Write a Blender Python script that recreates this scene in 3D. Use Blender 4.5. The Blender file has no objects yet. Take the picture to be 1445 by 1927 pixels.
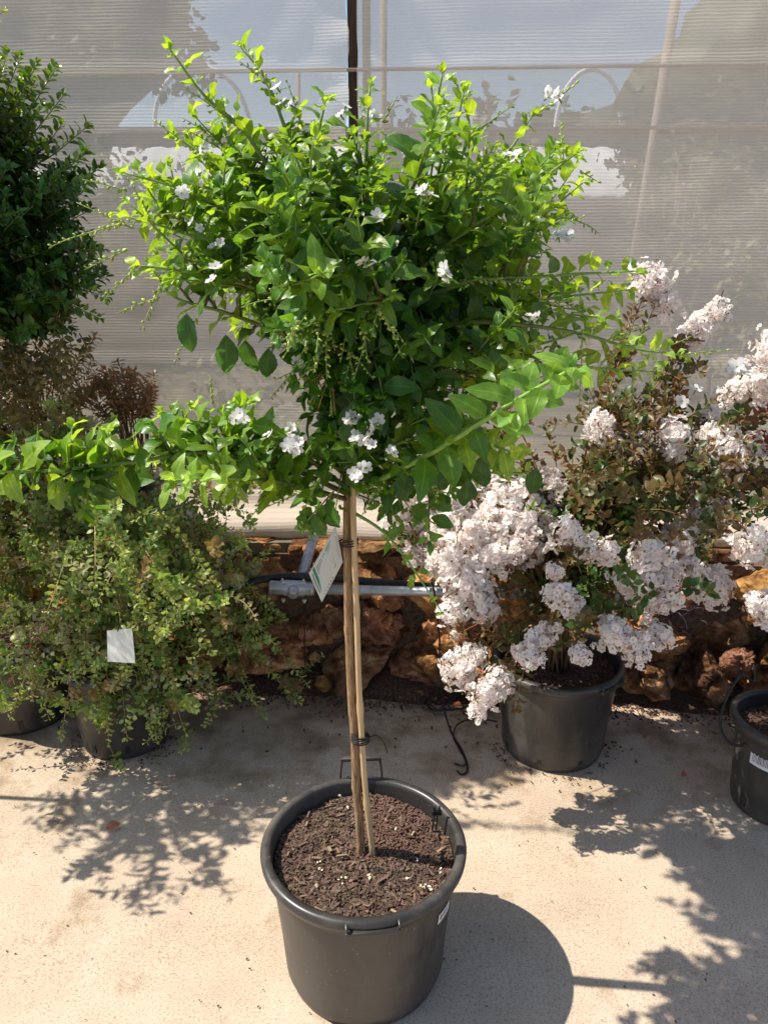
import bpy, math, random
import numpy as np
from mathutils import Vector, Matrix, noise

random.seed(11); RNG = np.random.default_rng(11)
S = bpy.context.scene
C = S.collection
R = math.radians
V = Vector

# ------------------------------------------------------------------ camera
F_PX, PITCH, CAM_H = 1447.0, R(18.6), 1.58
cam = bpy.data.cameras.new('camera'); camo = bpy.data.objects.new('camera', cam); C.objects.link(camo)
camo.location = (0, 0, CAM_H); camo.rotation_euler = (R(90) - PITCH, 0, 0)
cam.sensor_fit = 'VERTICAL'; cam.sensor_height = 36; cam.sensor_width = 36; cam.lens = F_PX / 1927 * 36
cam.clip_start = 0.02; cam.clip_end = 500
S.camera = camo

# ------------------------------------------------------------------ light
SUN_EL, SUN_AZ = R(53), R(6)          # from the left, a touch beyond the tree
w = bpy.data.worlds.new('World'); S.world = w; w.use_nodes = True
wn = w.node_tree.nodes; wl = w.node_tree.links
bg = wn['Background']; sky = wn.new('ShaderNodeTexSky'); sky.sky_type = 'NISHITA'; sky.sun_disc = False
tosun = V((-math.cos(SUN_EL) * math.cos(SUN_AZ), math.cos(SUN_EL) * math.sin(SUN_AZ), math.sin(SUN_EL)))
sky.sun_elevation = SUN_EL; sky.sun_rotation = math.atan2(tosun.x, tosun.y)
wl.new(sky.outputs[0], bg.inputs[0]); bg.inputs[1].default_value = 0.12
sl = bpy.data.lights.new('sun', 'SUN'); so = bpy.data.objects.new('sun', sl); C.objects.link(so)
sl.energy = 4.9; sl.angle = R(0.55); sl.color = (1, 0.94, 0.83)
so.location = tosun * 20; so.rotation_euler = tosun.to_track_quat('Z', 'Y').to_euler()
S.view_settings.view_transform = 'Standard'; S.view_settings.look = 'None'
S.view_settings.exposure = 0.55; S.view_settings.gamma = 1
S.cycles.max_bounces = 10; S.cycles.transparent_max_bounces = 16; S.cycles.transmission_bounces = 6

# ------------------------------------------------------------------ helpers
def P(u, v, Y):
    """world point on the vertical plane Y seen at photo pixel u, v"""
    a = (u - 722.5) / F_PX; b = (v - 963.5) / F_PX
    dy = math.cos(PITCH) - b * math.sin(PITCH); dz = -math.sin(PITCH) - b * math.cos(PITCH)
    t = Y / dy
    return V((a * t, Y, CAM_H + dz * t))

def G(u, v, z=0.0):
    """world point at height z seen at photo pixel u, v"""
    a = (u - 722.5) / F_PX; b = (v - 963.5) / F_PX
    dy = math.cos(PITCH) - b * math.sin(PITCH); dz = -math.sin(PITCH) - b * math.cos(PITCH)
    t = (z - CAM_H) / dz
    return V((a * t, dy * t, z))

def tag(o, label=None, cat=None, group=None, kind=None):
    if label: o['label'] = label
    if cat: o['category'] = cat
    if group: o['group'] = group
    if kind: o['kind'] = kind
    return o

def thing(name, loc, label, cat, group=None):
    o = bpy.data.objects.new(name, None); C.objects.link(o); o.location = loc; o.empty_display_size = 0.05
    return tag(o, label, cat, group)

def link(name, me, mat, parent=None):
    o = bpy.data.objects.new(name, me); C.objects.link(o)
    if mat:
        for m in (mat if isinstance(mat, (list, tuple)) else [mat]): me.materials.append(m)
    if parent:
        o.parent = parent
        if parent.type == 'EMPTY': o.matrix_parent_inverse = Matrix.Translation(-parent.location)
    return o

class MB:
    def __init__(s): s.v = []; s.f = []; s.c = []; s.col = (1, 1, 1)
    def add(s, vs, fs, col=None):
        n = len(s.v); s.v += [tuple(p) for p in vs]; s.f += [tuple(i + n for i in f) for f in fs]
        s.c += [col or s.col] * len(vs); return s
    def box(s, c, d, rot=None, col=None):
        vs = []
        for x in (-.5, .5):
            for y in (-.5, .5):
                for z in (-.5, .5):
                    p = V((x * d[0], y * d[1], z * d[2]))
                    if rot is not None: p = rot @ p
                    vs.append(p + V(c))
        return s.add(vs, [(0, 1, 3, 2), (4, 6, 7, 5), (0, 4, 5, 1), (2, 3, 7, 6), (0, 2, 6, 4), (1, 5, 7, 3)], col)
    def tube(s, pts, rad, n=8, col=None, caps=True):
        pts = [V(p) for p in pts]; m = len(pts)
        if not hasattr(rad, '__len__'): rad = [rad] * m
        vs = []; t0 = (pts[1] - pts[0]).normalized()
        up = V((0, 0, 1)) if abs(t0.z) < .9 else V((1, 0, 0))
        x = t0.cross(up).normalized()
        for i, p in enumerate(pts):
            t = (pts[min(i + 1, m - 1)] - pts[max(i - 1, 0)])
            t = t.normalized() if t.length > 1e-9 else t0
            x = (x - t * x.dot(t))
            x = x.normalized() if x.length > 1e-6 else t.orthogonal().normalized()
            y = t.cross(x)
            for k in range(n):
                a = 2 * math.pi * k / n
                vs.append(p + (x * math.cos(a) + y * math.sin(a)) * rad[i])
        fs = [(i * n + k, i * n + (k + 1) % n, (i + 1) * n + (k + 1) % n, (i + 1) * n + k) for i in range(m - 1) for k in range(n)]
        if caps: fs += [tuple(range(n))[::-1], tuple((m - 1) * n + k for k in range(n))]
        return s.add(vs, fs, col)
    def lathe(s, c, prof, n=64, col=None, closed=False):
        vs = []; m = len(prof)
        for (r, z) in prof:
            for k in range(n):
                a = 2 * math.pi * k / n; vs.append((c[0] + r * math.cos(a), c[1] + r * math.sin(a), c[2] + z))
        fs = [(i * n + k, i * n + (k + 1) % n, (i + 1) * n + (k + 1) % n, (i + 1) * n + k) for i in range(m - 1) for k in range(n)]
        return s.add(vs, fs, col)
    def ball(s, c, r, col=None, d=None, el=1.0):
        d = (d or V((0, 0, 1))).normalized(); q = d.to_track_quat('Z', 'Y'); vs = [V(c) + d * r * el]
        for i in (1, 2):
            z = math.cos(math.pi * i / 3); rr = math.sin(math.pi * i / 3)
            for k in range(5):
                a = 2 * math.pi * k / 5 + i * .6
                vs.append(V(c) + q @ V((rr * math.cos(a) * r, rr * math.sin(a) * r, z * r * el)))
        vs.append(V(c) - d * r * el)
        fs = [(0, 1 + k, 1 + (k + 1) % 5) for k in range(5)] + [(1 + k, 6 + k, 6 + (k + 1) % 5, 1 + (k + 1) % 5) for k in range(5)] + [(11, 6 + (k + 1) % 5, 6 + k) for k in range(5)]
        return s.add(vs, fs, col)
    def mesh(s, name, smooth=True):
        me = bpy.data.meshes.new(name); me.from_pydata(s.v, [], s.f)
        a = me.attributes.new('tint', 'FLOAT_COLOR', 'POINT')
        arr = np.ones((len(s.v), 4), dtype=np.float32)
        if s.c: arr[:, :3] = np.array(s.c, dtype=np.float32)
        a.data.foreach_set('color', arr.ravel())
        me.polygons.foreach_set('use_smooth', [smooth] * len(s.f)); me.update()
        return me
    def build(s, name, mat, parent=None, smooth=True): return link(name, s.mesh(name, smooth), mat, parent)

# leaf templates: (verts N,3), faces, uv (x across -1..1, y along 0..1)
def leaf_tpl(rows, wid, fold, curl, serr=0.0, peak=.38, wave=0.0, twist=0.0, tip=1.0):
    vs = []; uv = []
    for i in range(rows + 1):
        t = i / rows
        h = max(0, math.sin(math.pi * t ** (math.log(.5) / math.log(peak)))) ** (.85 if t < peak else .82 * tip) * wid
        if t > .85: h = max(h, .03 * (1 - t) / .15)
        if serr and i % 2 and .1 < t < .97: h *= 1 + serr
        z0 = -curl * t * t; wv = wave * math.sin(t * 9); tw = twist * t
        if i in (0, rows): h = 0.006
        for sx in (-1, 0, 1):
            x = sx * h; z = z0 + fold * abs(x) + (wv * abs(x) * sx if sx else 0)
            vs.append((x * math.cos(tw), t * (1 - .15 * curl), z + x * math.sin(tw))); uv.append((sx, t, 0))
    fs = []
    for i in range(rows):
        a = i * 3
        fs += [(a, a + 1, a + 4, a + 3), (a + 1, a + 2, a + 5, a + 4)]
    return np.array(vs), np.array(fs), np.array(uv)

BIG = [leaf_tpl(14, .27, f, c, .07, .50, w_, tw * .6, 1.0) for f, c, w_, tw in ((.28, .35, .25, 0), (.38, .2, .2, .3), (.15, .6, .35, -.2), (.42, .45, .2, .25), (.22, .1, .45, -.35), (.08, .8, .3, .1), (.3, .7, .2, -.15), (.18, .3, .5, .4))]
MED = [leaf_tpl(8, .25, f, c, .0, .48, w_, tw * .6) for f, c, w_, tw in ((.4, .2, .2, 0), (.55, .1, .1, .4), (.2, .4, .3, -.3), (.6, .3, .1, .2))]
OVAL = [leaf_tpl(6, .30, f, c, 0, .5, .2, tw, .9) for f, c, tw in ((.3, .2, 0), (.5, .05, .4), (.1, .4, -.4), (.6, .3, .2))]
THIN = [leaf_tpl(5, .15, f, c, 0, .4, .1, tw) for f, c, tw in ((.3, .3, 0), (.5, .1, .5), (.1, .6, -.4))]
FAR = [leaf_tpl(3, .3, .3, .2)]

class Leaves:
    def __init__(s, tpls): s.t = tpls; s.it = [[] for _ in tpls]; s.n = 0
    def add(s, p, d, nrm, size, col):
        d = V(d).normalized(); n = V(nrm)
        x = d.cross(n)
        if x.length < 1e-4: x = d.orthogonal()
        x.normalize(); z = x.cross(d)
        k = random.randrange(len(s.t)); s.n += 1
        s.it[k].append((*(x * size), *(d * size), *(z * size), *p, *col))
    def build(s, name, mat, parent=None):
        VV = []; FF = []; UU = []; CC = []; off = 0
        for (tv, tf, tu), it in zip(s.t, s.it):
            if not it: continue
            A = np.array(it); n = len(A)
            v = (tv[None, :, 0:1] * A[:, None, 0:3] + tv[None, :, 1:2] * A[:, None, 3:6] + tv[None, :, 2:3] * A[:, None, 6:9] + A[:, None, 9:12])
            f = tf[None] + (np.arange(n) * len(tv))[:, None, None] + off
            VV.append(v.reshape(-1, 3)); FF.append(f.reshape(-1, 4)); UU.append(np.tile(tu, (n, 1))); CC.append(np.repeat(A[:, 12:15], len(tv), axis=0))
            off += n * len(tv)
        v = np.concatenate(VV); f = np.concatenate(FF); uu = np.concatenate(UU); cc = np.concatenate(CC)
        me = bpy.data.meshes.new(name); me.vertices.add(len(v)); me.vertices.foreach_set('co', v.astype(np.float32).ravel())
        me.loops.add(f.size); me.loops.foreach_set('vertex_index', f.astype(np.int32).ravel())
        me.polygons.add(len(f)); me.polygons.foreach_set('loop_start', (np.arange(len(f)) * 4).astype(np.int32))
        me.polygons.foreach_set('use_smooth', np.ones(len(f), dtype=bool))
        a = me.attributes.new('tint', 'FLOAT_COLOR', 'POINT'); a.data.foreach_set('color', np.concatenate([cc, np.ones((len(cc), 1))], 1).astype(np.float32).ravel())
        b = me.attributes.new('luv', 'FLOAT_VECTOR', 'POINT'); b.data.foreach_set('vector', uu.astype(np.float32).ravel())
        me.update(calc_edges=True); me.validate()
        return link(name, me, mat, parent)

def curve(pts, n=24):
    pts = [V(p) for p in pts]
    if len(pts) == 2: return [pts[0].lerp(pts[1], i / n) for i in range(n + 1)]
    q = [pts[0] * 2 - pts[1]] + pts + [pts[-1] * 2 - pts[-2]]; out = []
    seg = len(pts) - 1; m = max(2, n // seg)
    for i in range(seg):
        a, b, c, d = q[i:i + 4]
        for k in range(m):
            t = k / m
            out.append(.5 * ((2 * b) + (c - a) * t + (2 * a - 5 * b + 4 * c - d) * t * t + (3 * b - a - 3 * c + d) * t ** 3))
    out.append(pts[-1]); return out

def rnd(a, b): return random.uniform(a, b)
def rv(s=1.0): return V((random.gauss(0, s), random.gauss(0, s), random.gauss(0, s)))
def mixc(a, b, t): return tuple(a[i] * (1 - t) + b[i] * t for i in range(3))
def jit(c, s=.15):
    k = 1 + rnd(-s, s); return (c[0] * k * (1 + rnd(-s, s) * .5), c[1] * k, c[2] * k * (1 + rnd(-s, s) * .5))

# ------------------------------------------------------------------ materials
def newmat(name):
    m = bpy.data.materials.new(name); m.use_nodes = True; nt = m.node_tree; nt.nodes.clear()
    return m, nt, nt.nodes, nt.links
def nd(ns, t, **k):
    n = ns.new(t)
    for a, b in k.items(): setattr(n, a, b)
    return n
def ramp(ns, stops):
    r = ns.new('ShaderNodeValToRGB'); e = r.color_ramp.elements
    while len(e) < len(stops): e.new(.5)
    for i, (p, c) in enumerate(stops): e[i].position = p; e[i].color = (*c, 1) if len(c) == 3 else c
    return r

def leafmat(name, trans=(1.6, 1.5, .6), tf=.4, rough=.38, veins=True, spec=.5):
    m, nt, ns, ls = newmat(name)
    out = ns.new('ShaderNodeOutputMaterial'); pb = ns.new('ShaderNodeBsdfPrincipled'); tr = ns.new('ShaderNodeBsdfTranslucent'); mx = ns.new('ShaderNodeMixShader')
    at = nd(ns, 'ShaderNodeAttribute', attribute_name='tint'); uv = nd(ns, 'ShaderNodeAttribute', attribute_name='luv')
    tc = ns.new('ShaderNodeTexCoord'); nz = ns.new('ShaderNodeTexNoise'); nz.inputs['Scale'].default_value = 60; ls.new(tc.outputs['Object'], nz.inputs['Vector'])
    r = ramp(ns, [(.3, (.78, .8, .8)), (.7, (1.2, 1.15, 1.1))]); ls.new(nz.outputs['Fac'], r.inputs[0])
    mul = nd(ns, 'ShaderNodeMix', data_type='RGBA', blend_type='MULTIPLY'); mul.inputs[0].default_value = 1
    ls.new(at.outputs['Color'], mul.inputs[6]); ls.new(r.outputs[0], mul.inputs[7]); col = mul.outputs[2]
    if veins:
        sx = ns.new('ShaderNodeSeparateXYZ'); ls.new(uv.outputs['Vector'], sx.inputs[0])
        ab = nd(ns, 'ShaderNodeMath', operation='ABSOLUTE'); ls.new(sx.outputs[0], ab.inputs[0])
        k = nd(ns, 'ShaderNodeMath', operation='MULTIPLY_ADD'); ls.new(ab.outputs[0], k.inputs[0]); k.inputs[1].default_value = -.22; ls.new(sx.outputs[1], k.inputs[2])
        w1 = nd(ns, 'ShaderNodeMath', operation='MULTIPLY'); ls.new(k.outputs[0], w1.inputs[0]); w1.inputs[1].default_value = 44
        w2 = nd(ns, 'ShaderNodeMath', operation='SINE'); ls.new(w1.outputs[0], w2.inputs[0])
        w3 = nd(ns, 'ShaderNodeMapRange'); w3.inputs[1].default_value = .82; w3.inputs[2].default_value = 1; ls.new(w2.outputs[0], w3.inputs[0])
        mr = nd(ns, 'ShaderNodeMapRange'); mr.inputs[1].default_value = .14; mr.inputs[2].default_value = .03; ls.new(ab.outputs[0], mr.inputs[0])
        mxx = nd(ns, 'ShaderNodeMath', operation='MAXIMUM'); ls.new(mr.outputs[0], mxx.inputs[0])
        h = nd(ns, 'ShaderNodeMath', operation='MULTIPLY'); ls.new(w3.outputs[0], h.inputs[0]); h.inputs[1].default_value = .4; ls.new(h.outputs[0], mxx.inputs[1])
        hh = nd(ns, 'ShaderNodeMath', operation='MULTIPLY'); ls.new(mxx.outputs[0], hh.inputs[0]); hh.inputs[1].default_value = .45
        vm = nd(ns, 'ShaderNodeMix', data_type='RGBA', blend_type='MULTIPLY'); vm.inputs[7].default_value = (2.2, 1.8, 1.8, 1)
        ls.new(hh.outputs[0], vm.inputs[0]); ls.new(col, vm.inputs[6]); col = vm.outputs[2]
        bp = ns.new('ShaderNodeBump'); bp.inputs['Strength'].default_value = .35; bp.inputs['Distance'].default_value = .001; bp.invert = True
        ls.new(mxx.outputs[0], bp.inputs['Height']); ls.new(bp.outputs[0], pb.inputs['Normal'])
    ls.new(col, pb.inputs['Base Color']); pb.inputs['Roughness'].default_value = rough; pb.inputs['Specular IOR Level'].default_value = spec
    tm = nd(ns, 'ShaderNodeMix', data_type='RGBA', blend_type='MULTIPLY'); tm.inputs[0].default_value = 1; tm.inputs[7].default_value = (*trans, 1)
    ls.new(col, tm.inputs[6]); ls.new(tm.outputs[2], tr.inputs[0])
    mx.inputs[0].default_value = tf; ls.new(pb.outputs[0], mx.inputs[1]); ls.new(tr.outputs[0], mx.inputs[2]); ls.new(mx.outputs[0], out.inputs[0])
    return m

def noisemat(name, stops, scale=20, rough=.8, bump=.3, bdist=.002, detail=6, spec=.3, stretch=(1, 1, 1), coarse=None, metallic=0, tint=False, rr=None):
    m, nt, ns, ls = newmat(name)
    out = ns.new('ShaderNodeOutputMaterial'); pb = ns.new('ShaderNodeBsdfPrincipled')
    tc = ns.new('ShaderNodeTexCoord'); mp = ns.new('ShaderNodeMapping'); mp.inputs['Scale'].default_value = stretch
    ls.new(tc.outputs['Object'], mp.inputs[0])
    nz = ns.new('ShaderNodeTexNoise'); nz.inputs['Scale'].default_value = scale; nz.inputs['Detail'].default_value = detail; nz.inputs['Roughness'].default_value = .6
    ls.new(mp.outputs[0], nz.inputs['Vector']); r = ramp(ns, stops); ls.new(nz.outputs['Fac'], r.inputs[0]); col = r.outputs[0]
    if coarse:
        n2 = ns.new('ShaderNodeTexNoise'); n2.inputs['Scale'].default_value = coarse[0]; n2.inputs['Detail'].default_value = 4; ls.new(mp.outputs[0], n2.inputs['Vector'])
        r2 = ramp(ns, [(.35, coarse[1]), (.65, coarse[2])]); ls.new(n2.outputs['Fac'], r2.inputs[0])
        mm = nd(ns, 'ShaderNodeMix', data_type='RGBA', blend_type='MULTIPLY'); mm.inputs[0].default_value = 1; ls.new(col, mm.inputs[6]); ls.new(r2.outputs[0], mm.inputs[7]); col = mm.outputs[2]
    if tint:
        at = nd(ns, 'ShaderNodeAttribute', attribute_name='tint')
        mm = nd(ns, 'ShaderNodeMix', data_type='RGBA', blend_type='MULTIPLY'); mm.inputs[0].default_value = 1; ls.new(col, mm.inputs[6]); ls.new(at.outputs['Color'], mm.inputs[7]); col = mm.outputs[2]
    ls.new(col, pb.inputs['Base Color']); pb.inputs['Roughness'].default_value = rough; pb.inputs['Specular IOR Level'].default_value = spec; pb.inputs['Metallic'].default_value = metallic
    if rr:
        mr = nd(ns, 'ShaderNodeMapRange'); mr.inputs[3].default_value = rr[0]; mr.inputs[4].default_value = rr[1]; ls.new(nz.outputs['Fac'], mr.inputs[0]); ls.new(mr.outputs[0], pb.inputs['Roughness'])
    bp = ns.new('ShaderNodeBump'); bp.inputs['Strength'].default_value = bump; bp.inputs['Distance'].default_value = bdist
    ls.new(nz.outputs['Fac'], bp.inputs['Height']); ls.new(bp.outputs[0], pb.inputs['Normal'])
    ls.new(pb.outputs[0], out.inputs[0]); return m

W1 = (1, 1, 1)
M_leaf = leafmat('duranta_leaf', trans=(2.4, 2.0, .7), tf=.45, rough=.36)
M_leaf_dark = leafmat('glossy_leaf', trans=(1.8, 1.6, .6), tf=.25, rough=.3, veins=False)
M_leaf_soft = leafmat('soft_leaf', trans=(1.7, 1.6, .8), tf=.35, rough=.5, veins=False)
M_leaf_bronze = leafmat('bronze_leaf', trans=(2.0, 1.3, .7), tf=.35, rough=.42, veins=False)
M_petal = leafmat('petal', trans=(1, .99, .97), tf=.5, rough=.6, veins=False, spec=.2)
M_far = leafmat('far_leaf', trans=(1.6, 1.5, .6), tf=.3, rough=.6, veins=False)
M_stem = noisemat('green_stem', [(.3, (.8, .8, .8)), (.7, (1.15, 1.15, 1.1))], 80, .5, .2, .001, tint=True)
M_bark = noisemat('bark', [(.3, (.11, .065, .035)), (.5, (.27, .17, .09)), (.7, (.42, .29, .16))], 60, .85, .9, .004, stretch=(4, 4, .5))
M_cane = noisemat('bamboo', [(.3, (.36, .24, .12)), (.7, (.6, .43, .24))], 50, .5, .3, .001, stretch=(4, 4, .3), spec=.5)
def potmat():
    m, nt, ns, ls = newmat('black_plastic')
    out = ns.new('ShaderNodeOutputMaterial'); pb = ns.new('ShaderNodeBsdfPrincipled'); tc = ns.new('ShaderNodeTexCoord')
    def N(sc, det, st=(1, 1, 1), ro=.6):
        mp = ns.new('ShaderNodeMapping'); mp.inputs['Scale'].default_value = st; ls.new(tc.outputs['Object'], mp.inputs[0])
        n = ns.new('ShaderNodeTexNoise'); n.inputs['Scale'].default_value = sc; n.inputs['Detail'].default_value = det; n.inputs['Roughness'].default_value = ro; ls.new(mp.outputs[0], n.inputs['Vector']); return n
    a = N(5, 5); ra = ramp(ns, [(.3, (.026, .024, .023)), (.7, (.044, .040, .037))]); ls.new(a.outputs[0], ra.inputs[0])
    b = N(14, 9, (1, 1, .35), .75); c = N(2.6, 3); ad = nd(ns, 'ShaderNodeMath', operation='MULTIPLY'); ls.new(b.outputs[0], ad.inputs[0]); ls.new(c.outputs[0], ad.inputs[1])
    rb = ramp(ns, [(.20, (0, 0, 0)), (.36, (.8, .8, .8))]); ls.new(ad.outputs[0], rb.inputs[0])
    mx = nd(ns, 'ShaderNodeMix', data_type='RGBA'); ls.new(rb.outputs[0], mx.inputs[0]); ls.new(ra.outputs[0], mx.inputs[6]); mx.inputs[7].default_value = (.11, .095, .078, 1)
    d = N(120, 2); rd = ramp(ns, [(.70, (0, 0, 0)), (.74, (1, 1, 1))]); ls.new(d.outputs[0], rd.inputs[0])
    m3 = nd(ns, 'ShaderNodeMix', data_type='RGBA'); ls.new(rd.outputs[0], m3.inputs[0]); ls.new(mx.outputs[2], m3.inputs[6]); m3.inputs[7].default_value = (.2, .17, .13, 1)
    ls.new(m3.outputs[2], pb.inputs['Base Color'])
    mr = nd(ns, 'ShaderNodeMapRange'); mr.inputs[3].default_value = .36; mr.inputs[4].default_value = .75; ls.new(rb.outputs[0], mr.inputs[0]); ls.new(mr.outputs[0], pb.inputs['Roughness'])
    bp = ns.new('ShaderNodeBump'); bp.inputs['Strength'].default_value = .08; bp.inputs['Distance'].default_value = .003; ls.new(b.outputs[0], bp.inputs['Height']); ls.new(bp.outputs[0], pb.inputs['Normal'])
    ls.new(pb.outputs[0], out.inputs[0]); return m
M_pot = potmat()
M_blk = noisemat('black_rubber', [(.3, (.012, .012, .013)), (.7, (.03, .03, .03))], 60, .5, .1, .001)
M_steel = noisemat('galvanised_steel', [(.3, (.34, .35, .37)), (.7, (.52, .53, .55))], 35, .45, .15, .001, metallic=.6, coarse=(9, (.8, .8, .8), (1.1, 1.1, 1.1)))
M_card = noisemat('printed_card', [(.3, W1), (.7, W1)], 40, .45, .02, .0005, tint=True)
M_soil = noisemat('potting_soil', [(.3, (.03, .017, .011)), (.5, (.085, .048, .032)), (.7, (.17, .10, .068))], 120, .95, 1, .006, tint=True)
M_chip = noisemat('bark_chip', [(.3, (.8, .8, .8)), (.7, (1.2, 1.2, 1.2))], 90, .85, .5, .002, tint=True)
M_rock = noisemat('laterite_rock', [(.34, (.10, .04, .018)), (.45, (.27, .125, .05)), (.57, (.50, .26, .115)), (.72, (.66, .45, .26))], 18, .92, 1, .03, detail=14, coarse=(5, (.28, .25, .23), (1.25, 1.2, 1.15)), tint=True)
M_dirt = noisemat('dirt', [(.3, (.05, .028, .018)), (.7, (.2, .12, .08))], 60, .95, .8, .006)
M_wood = noisemat('old_timber', [(.3, (.04, .025, .016)), (.7, (.10, .065, .042))], 30, .85, .5, .003, stretch=(3, 3, .3))
M_tan = noisemat('tan_timber', [(.3, (.3, .22, .16)), (.7, (.42, .33, .25))], 30, .85, .4, .003, stretch=(3, 3, .3))
M_white = noisemat('white_sheet', [(.3, (.80, .80, .82)), (.7, (.9, .9, .92))], 6, .6, .05, .002)
M_shedwall = noisemat('shed_wall', [(.3, (.20, .15, .12)), (.7, (.26, .2, .16))], 6, .8, .1, .002)
M_terr = noisemat('terrace_soil', [(.3, (.10, .085, .05)), (.5, (.17, .14, .09)), (.7, (.25, .21, .14))], 5, .95, .5, .02)

def concrete():
    m, nt, ns, ls = newmat('concrete')
    out = ns.new('ShaderNodeOutputMaterial'); pb = ns.new('ShaderNodeBsdfPrincipled'); tc = ns.new('ShaderNodeTexCoord')
    def N(sc, det=6, ro=.6):
        n = ns.new('ShaderNodeTexNoise'); n.inputs['Scale'].default_value = sc; n.inputs['Detail'].default_value = det; n.inputs['Roughness'].default_value = ro
        ls.new(tc.outputs['Object'], n.inputs['Vector']); return n
    def mul(c, d, f=1):
        mm = nd(ns, 'ShaderNodeMix', data_type='RGBA', blend_type='MULTIPLY'); mm.inputs[0].default_value = f; ls.new(c, mm.inputs[6]); ls.new(d, mm.inputs[7]); return mm.outputs[2]
    a = N(3.2); ra = ramp(ns, [(.3, (.44, .345, .255)), (.5, (.505, .40, .30)), (.7, (.56, .455, .35))]); ls.new(a.outputs[0], ra.inputs[0]); col = ra.outputs[0]
    b = N(190, 4, .7); rb = ramp(ns, [(.34, (.62, .58, .54)), (.46, (.95, .95, .95)), (.6, (1.1, 1.1, 1.1))]); ls.new(b.outputs[0], rb.inputs[0]); col = mul(col, rb.outputs[0])
    v = ns.new('ShaderNodeTexVoronoi'); v.inputs['Scale'].default_value = 140; ls.new(tc.outputs['Object'], v.inputs['Vector'])
    rv_ = ramp(ns, [(.0, (.45, .42, .40)), (.14, (.6, .57, .54)), (.22, W1)]); ls.new(v.outputs['Distance'], rv_.inputs[0])
    n5 = N(40, 2); r5 = ramp(ns, [(.48, (0, 0, 0)), (.62, W1)]); ls.new(n5.outputs[0], r5.inputs[0])
    mm = nd(ns, 'ShaderNodeMix', data_type='RGBA', blend_type='MULTIPLY'); ls.new(r5.outputs[0], mm.inputs[0]); ls.new(col, mm.inputs[6]); ls.new(rv_.outputs[0], mm.inputs[7]); col = mm.outputs[2]
    # damp, dirty patches with their own shape, stronger toward the foot of the wall
    d = N(5.5, 5, .65); sx = ns.new('ShaderNodeSeparateXYZ'); ls.new(tc.outputs['Object'], sx.inputs[0])
    mr = nd(ns, 'ShaderNodeMapRange'); mr.inputs[1].default_value = 1.7; mr.inputs[2].default_value = 2.45; mr.inputs[3].default_value = -.07; mr.inputs[4].default_value = .13; ls.new(sx.outputs[1], mr.inputs[0])
    ad = nd(ns, 'ShaderNodeMath', operation='ADD'); ls.new(d.outputs[0], ad.inputs[0]); ls.new(mr.outputs[0], ad.inputs[1])
    rd = ramp(ns, [(.5, W1), (.60, (.80, .76, .70)), (.72, (.5, .45, .40))]); ls.new(ad.outputs[0], rd.inputs[0]); col = mul(col, rd.outputs[0])
    ls.new(col, pb.inputs['Base Color']); pb.inputs['Roughness'].default_value = .88; pb.inputs['Specular IOR Level'].default_value = .25
    bp = ns.new('ShaderNodeBump'); bp.inputs['Strength'].default_value = .5; bp.inputs['Distance'].default_value = .0025; ls.new(b.outputs[0], bp.inputs['Height'])
    b2 = ns.new('ShaderNodeBump'); b2.inputs['Strength'].default_value = .3; b2.inputs['Distance'].default_value = .02; ls.new(a.outputs[0], b2.inputs['Height']); ls.new(bp.outputs[0], b2.inputs['Normal'])
    ls.new(b2.outputs[0], pb.inputs['Normal']); ls.new(pb.outputs[0], out.inputs[0]); return m
M_conc = concrete()

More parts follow.
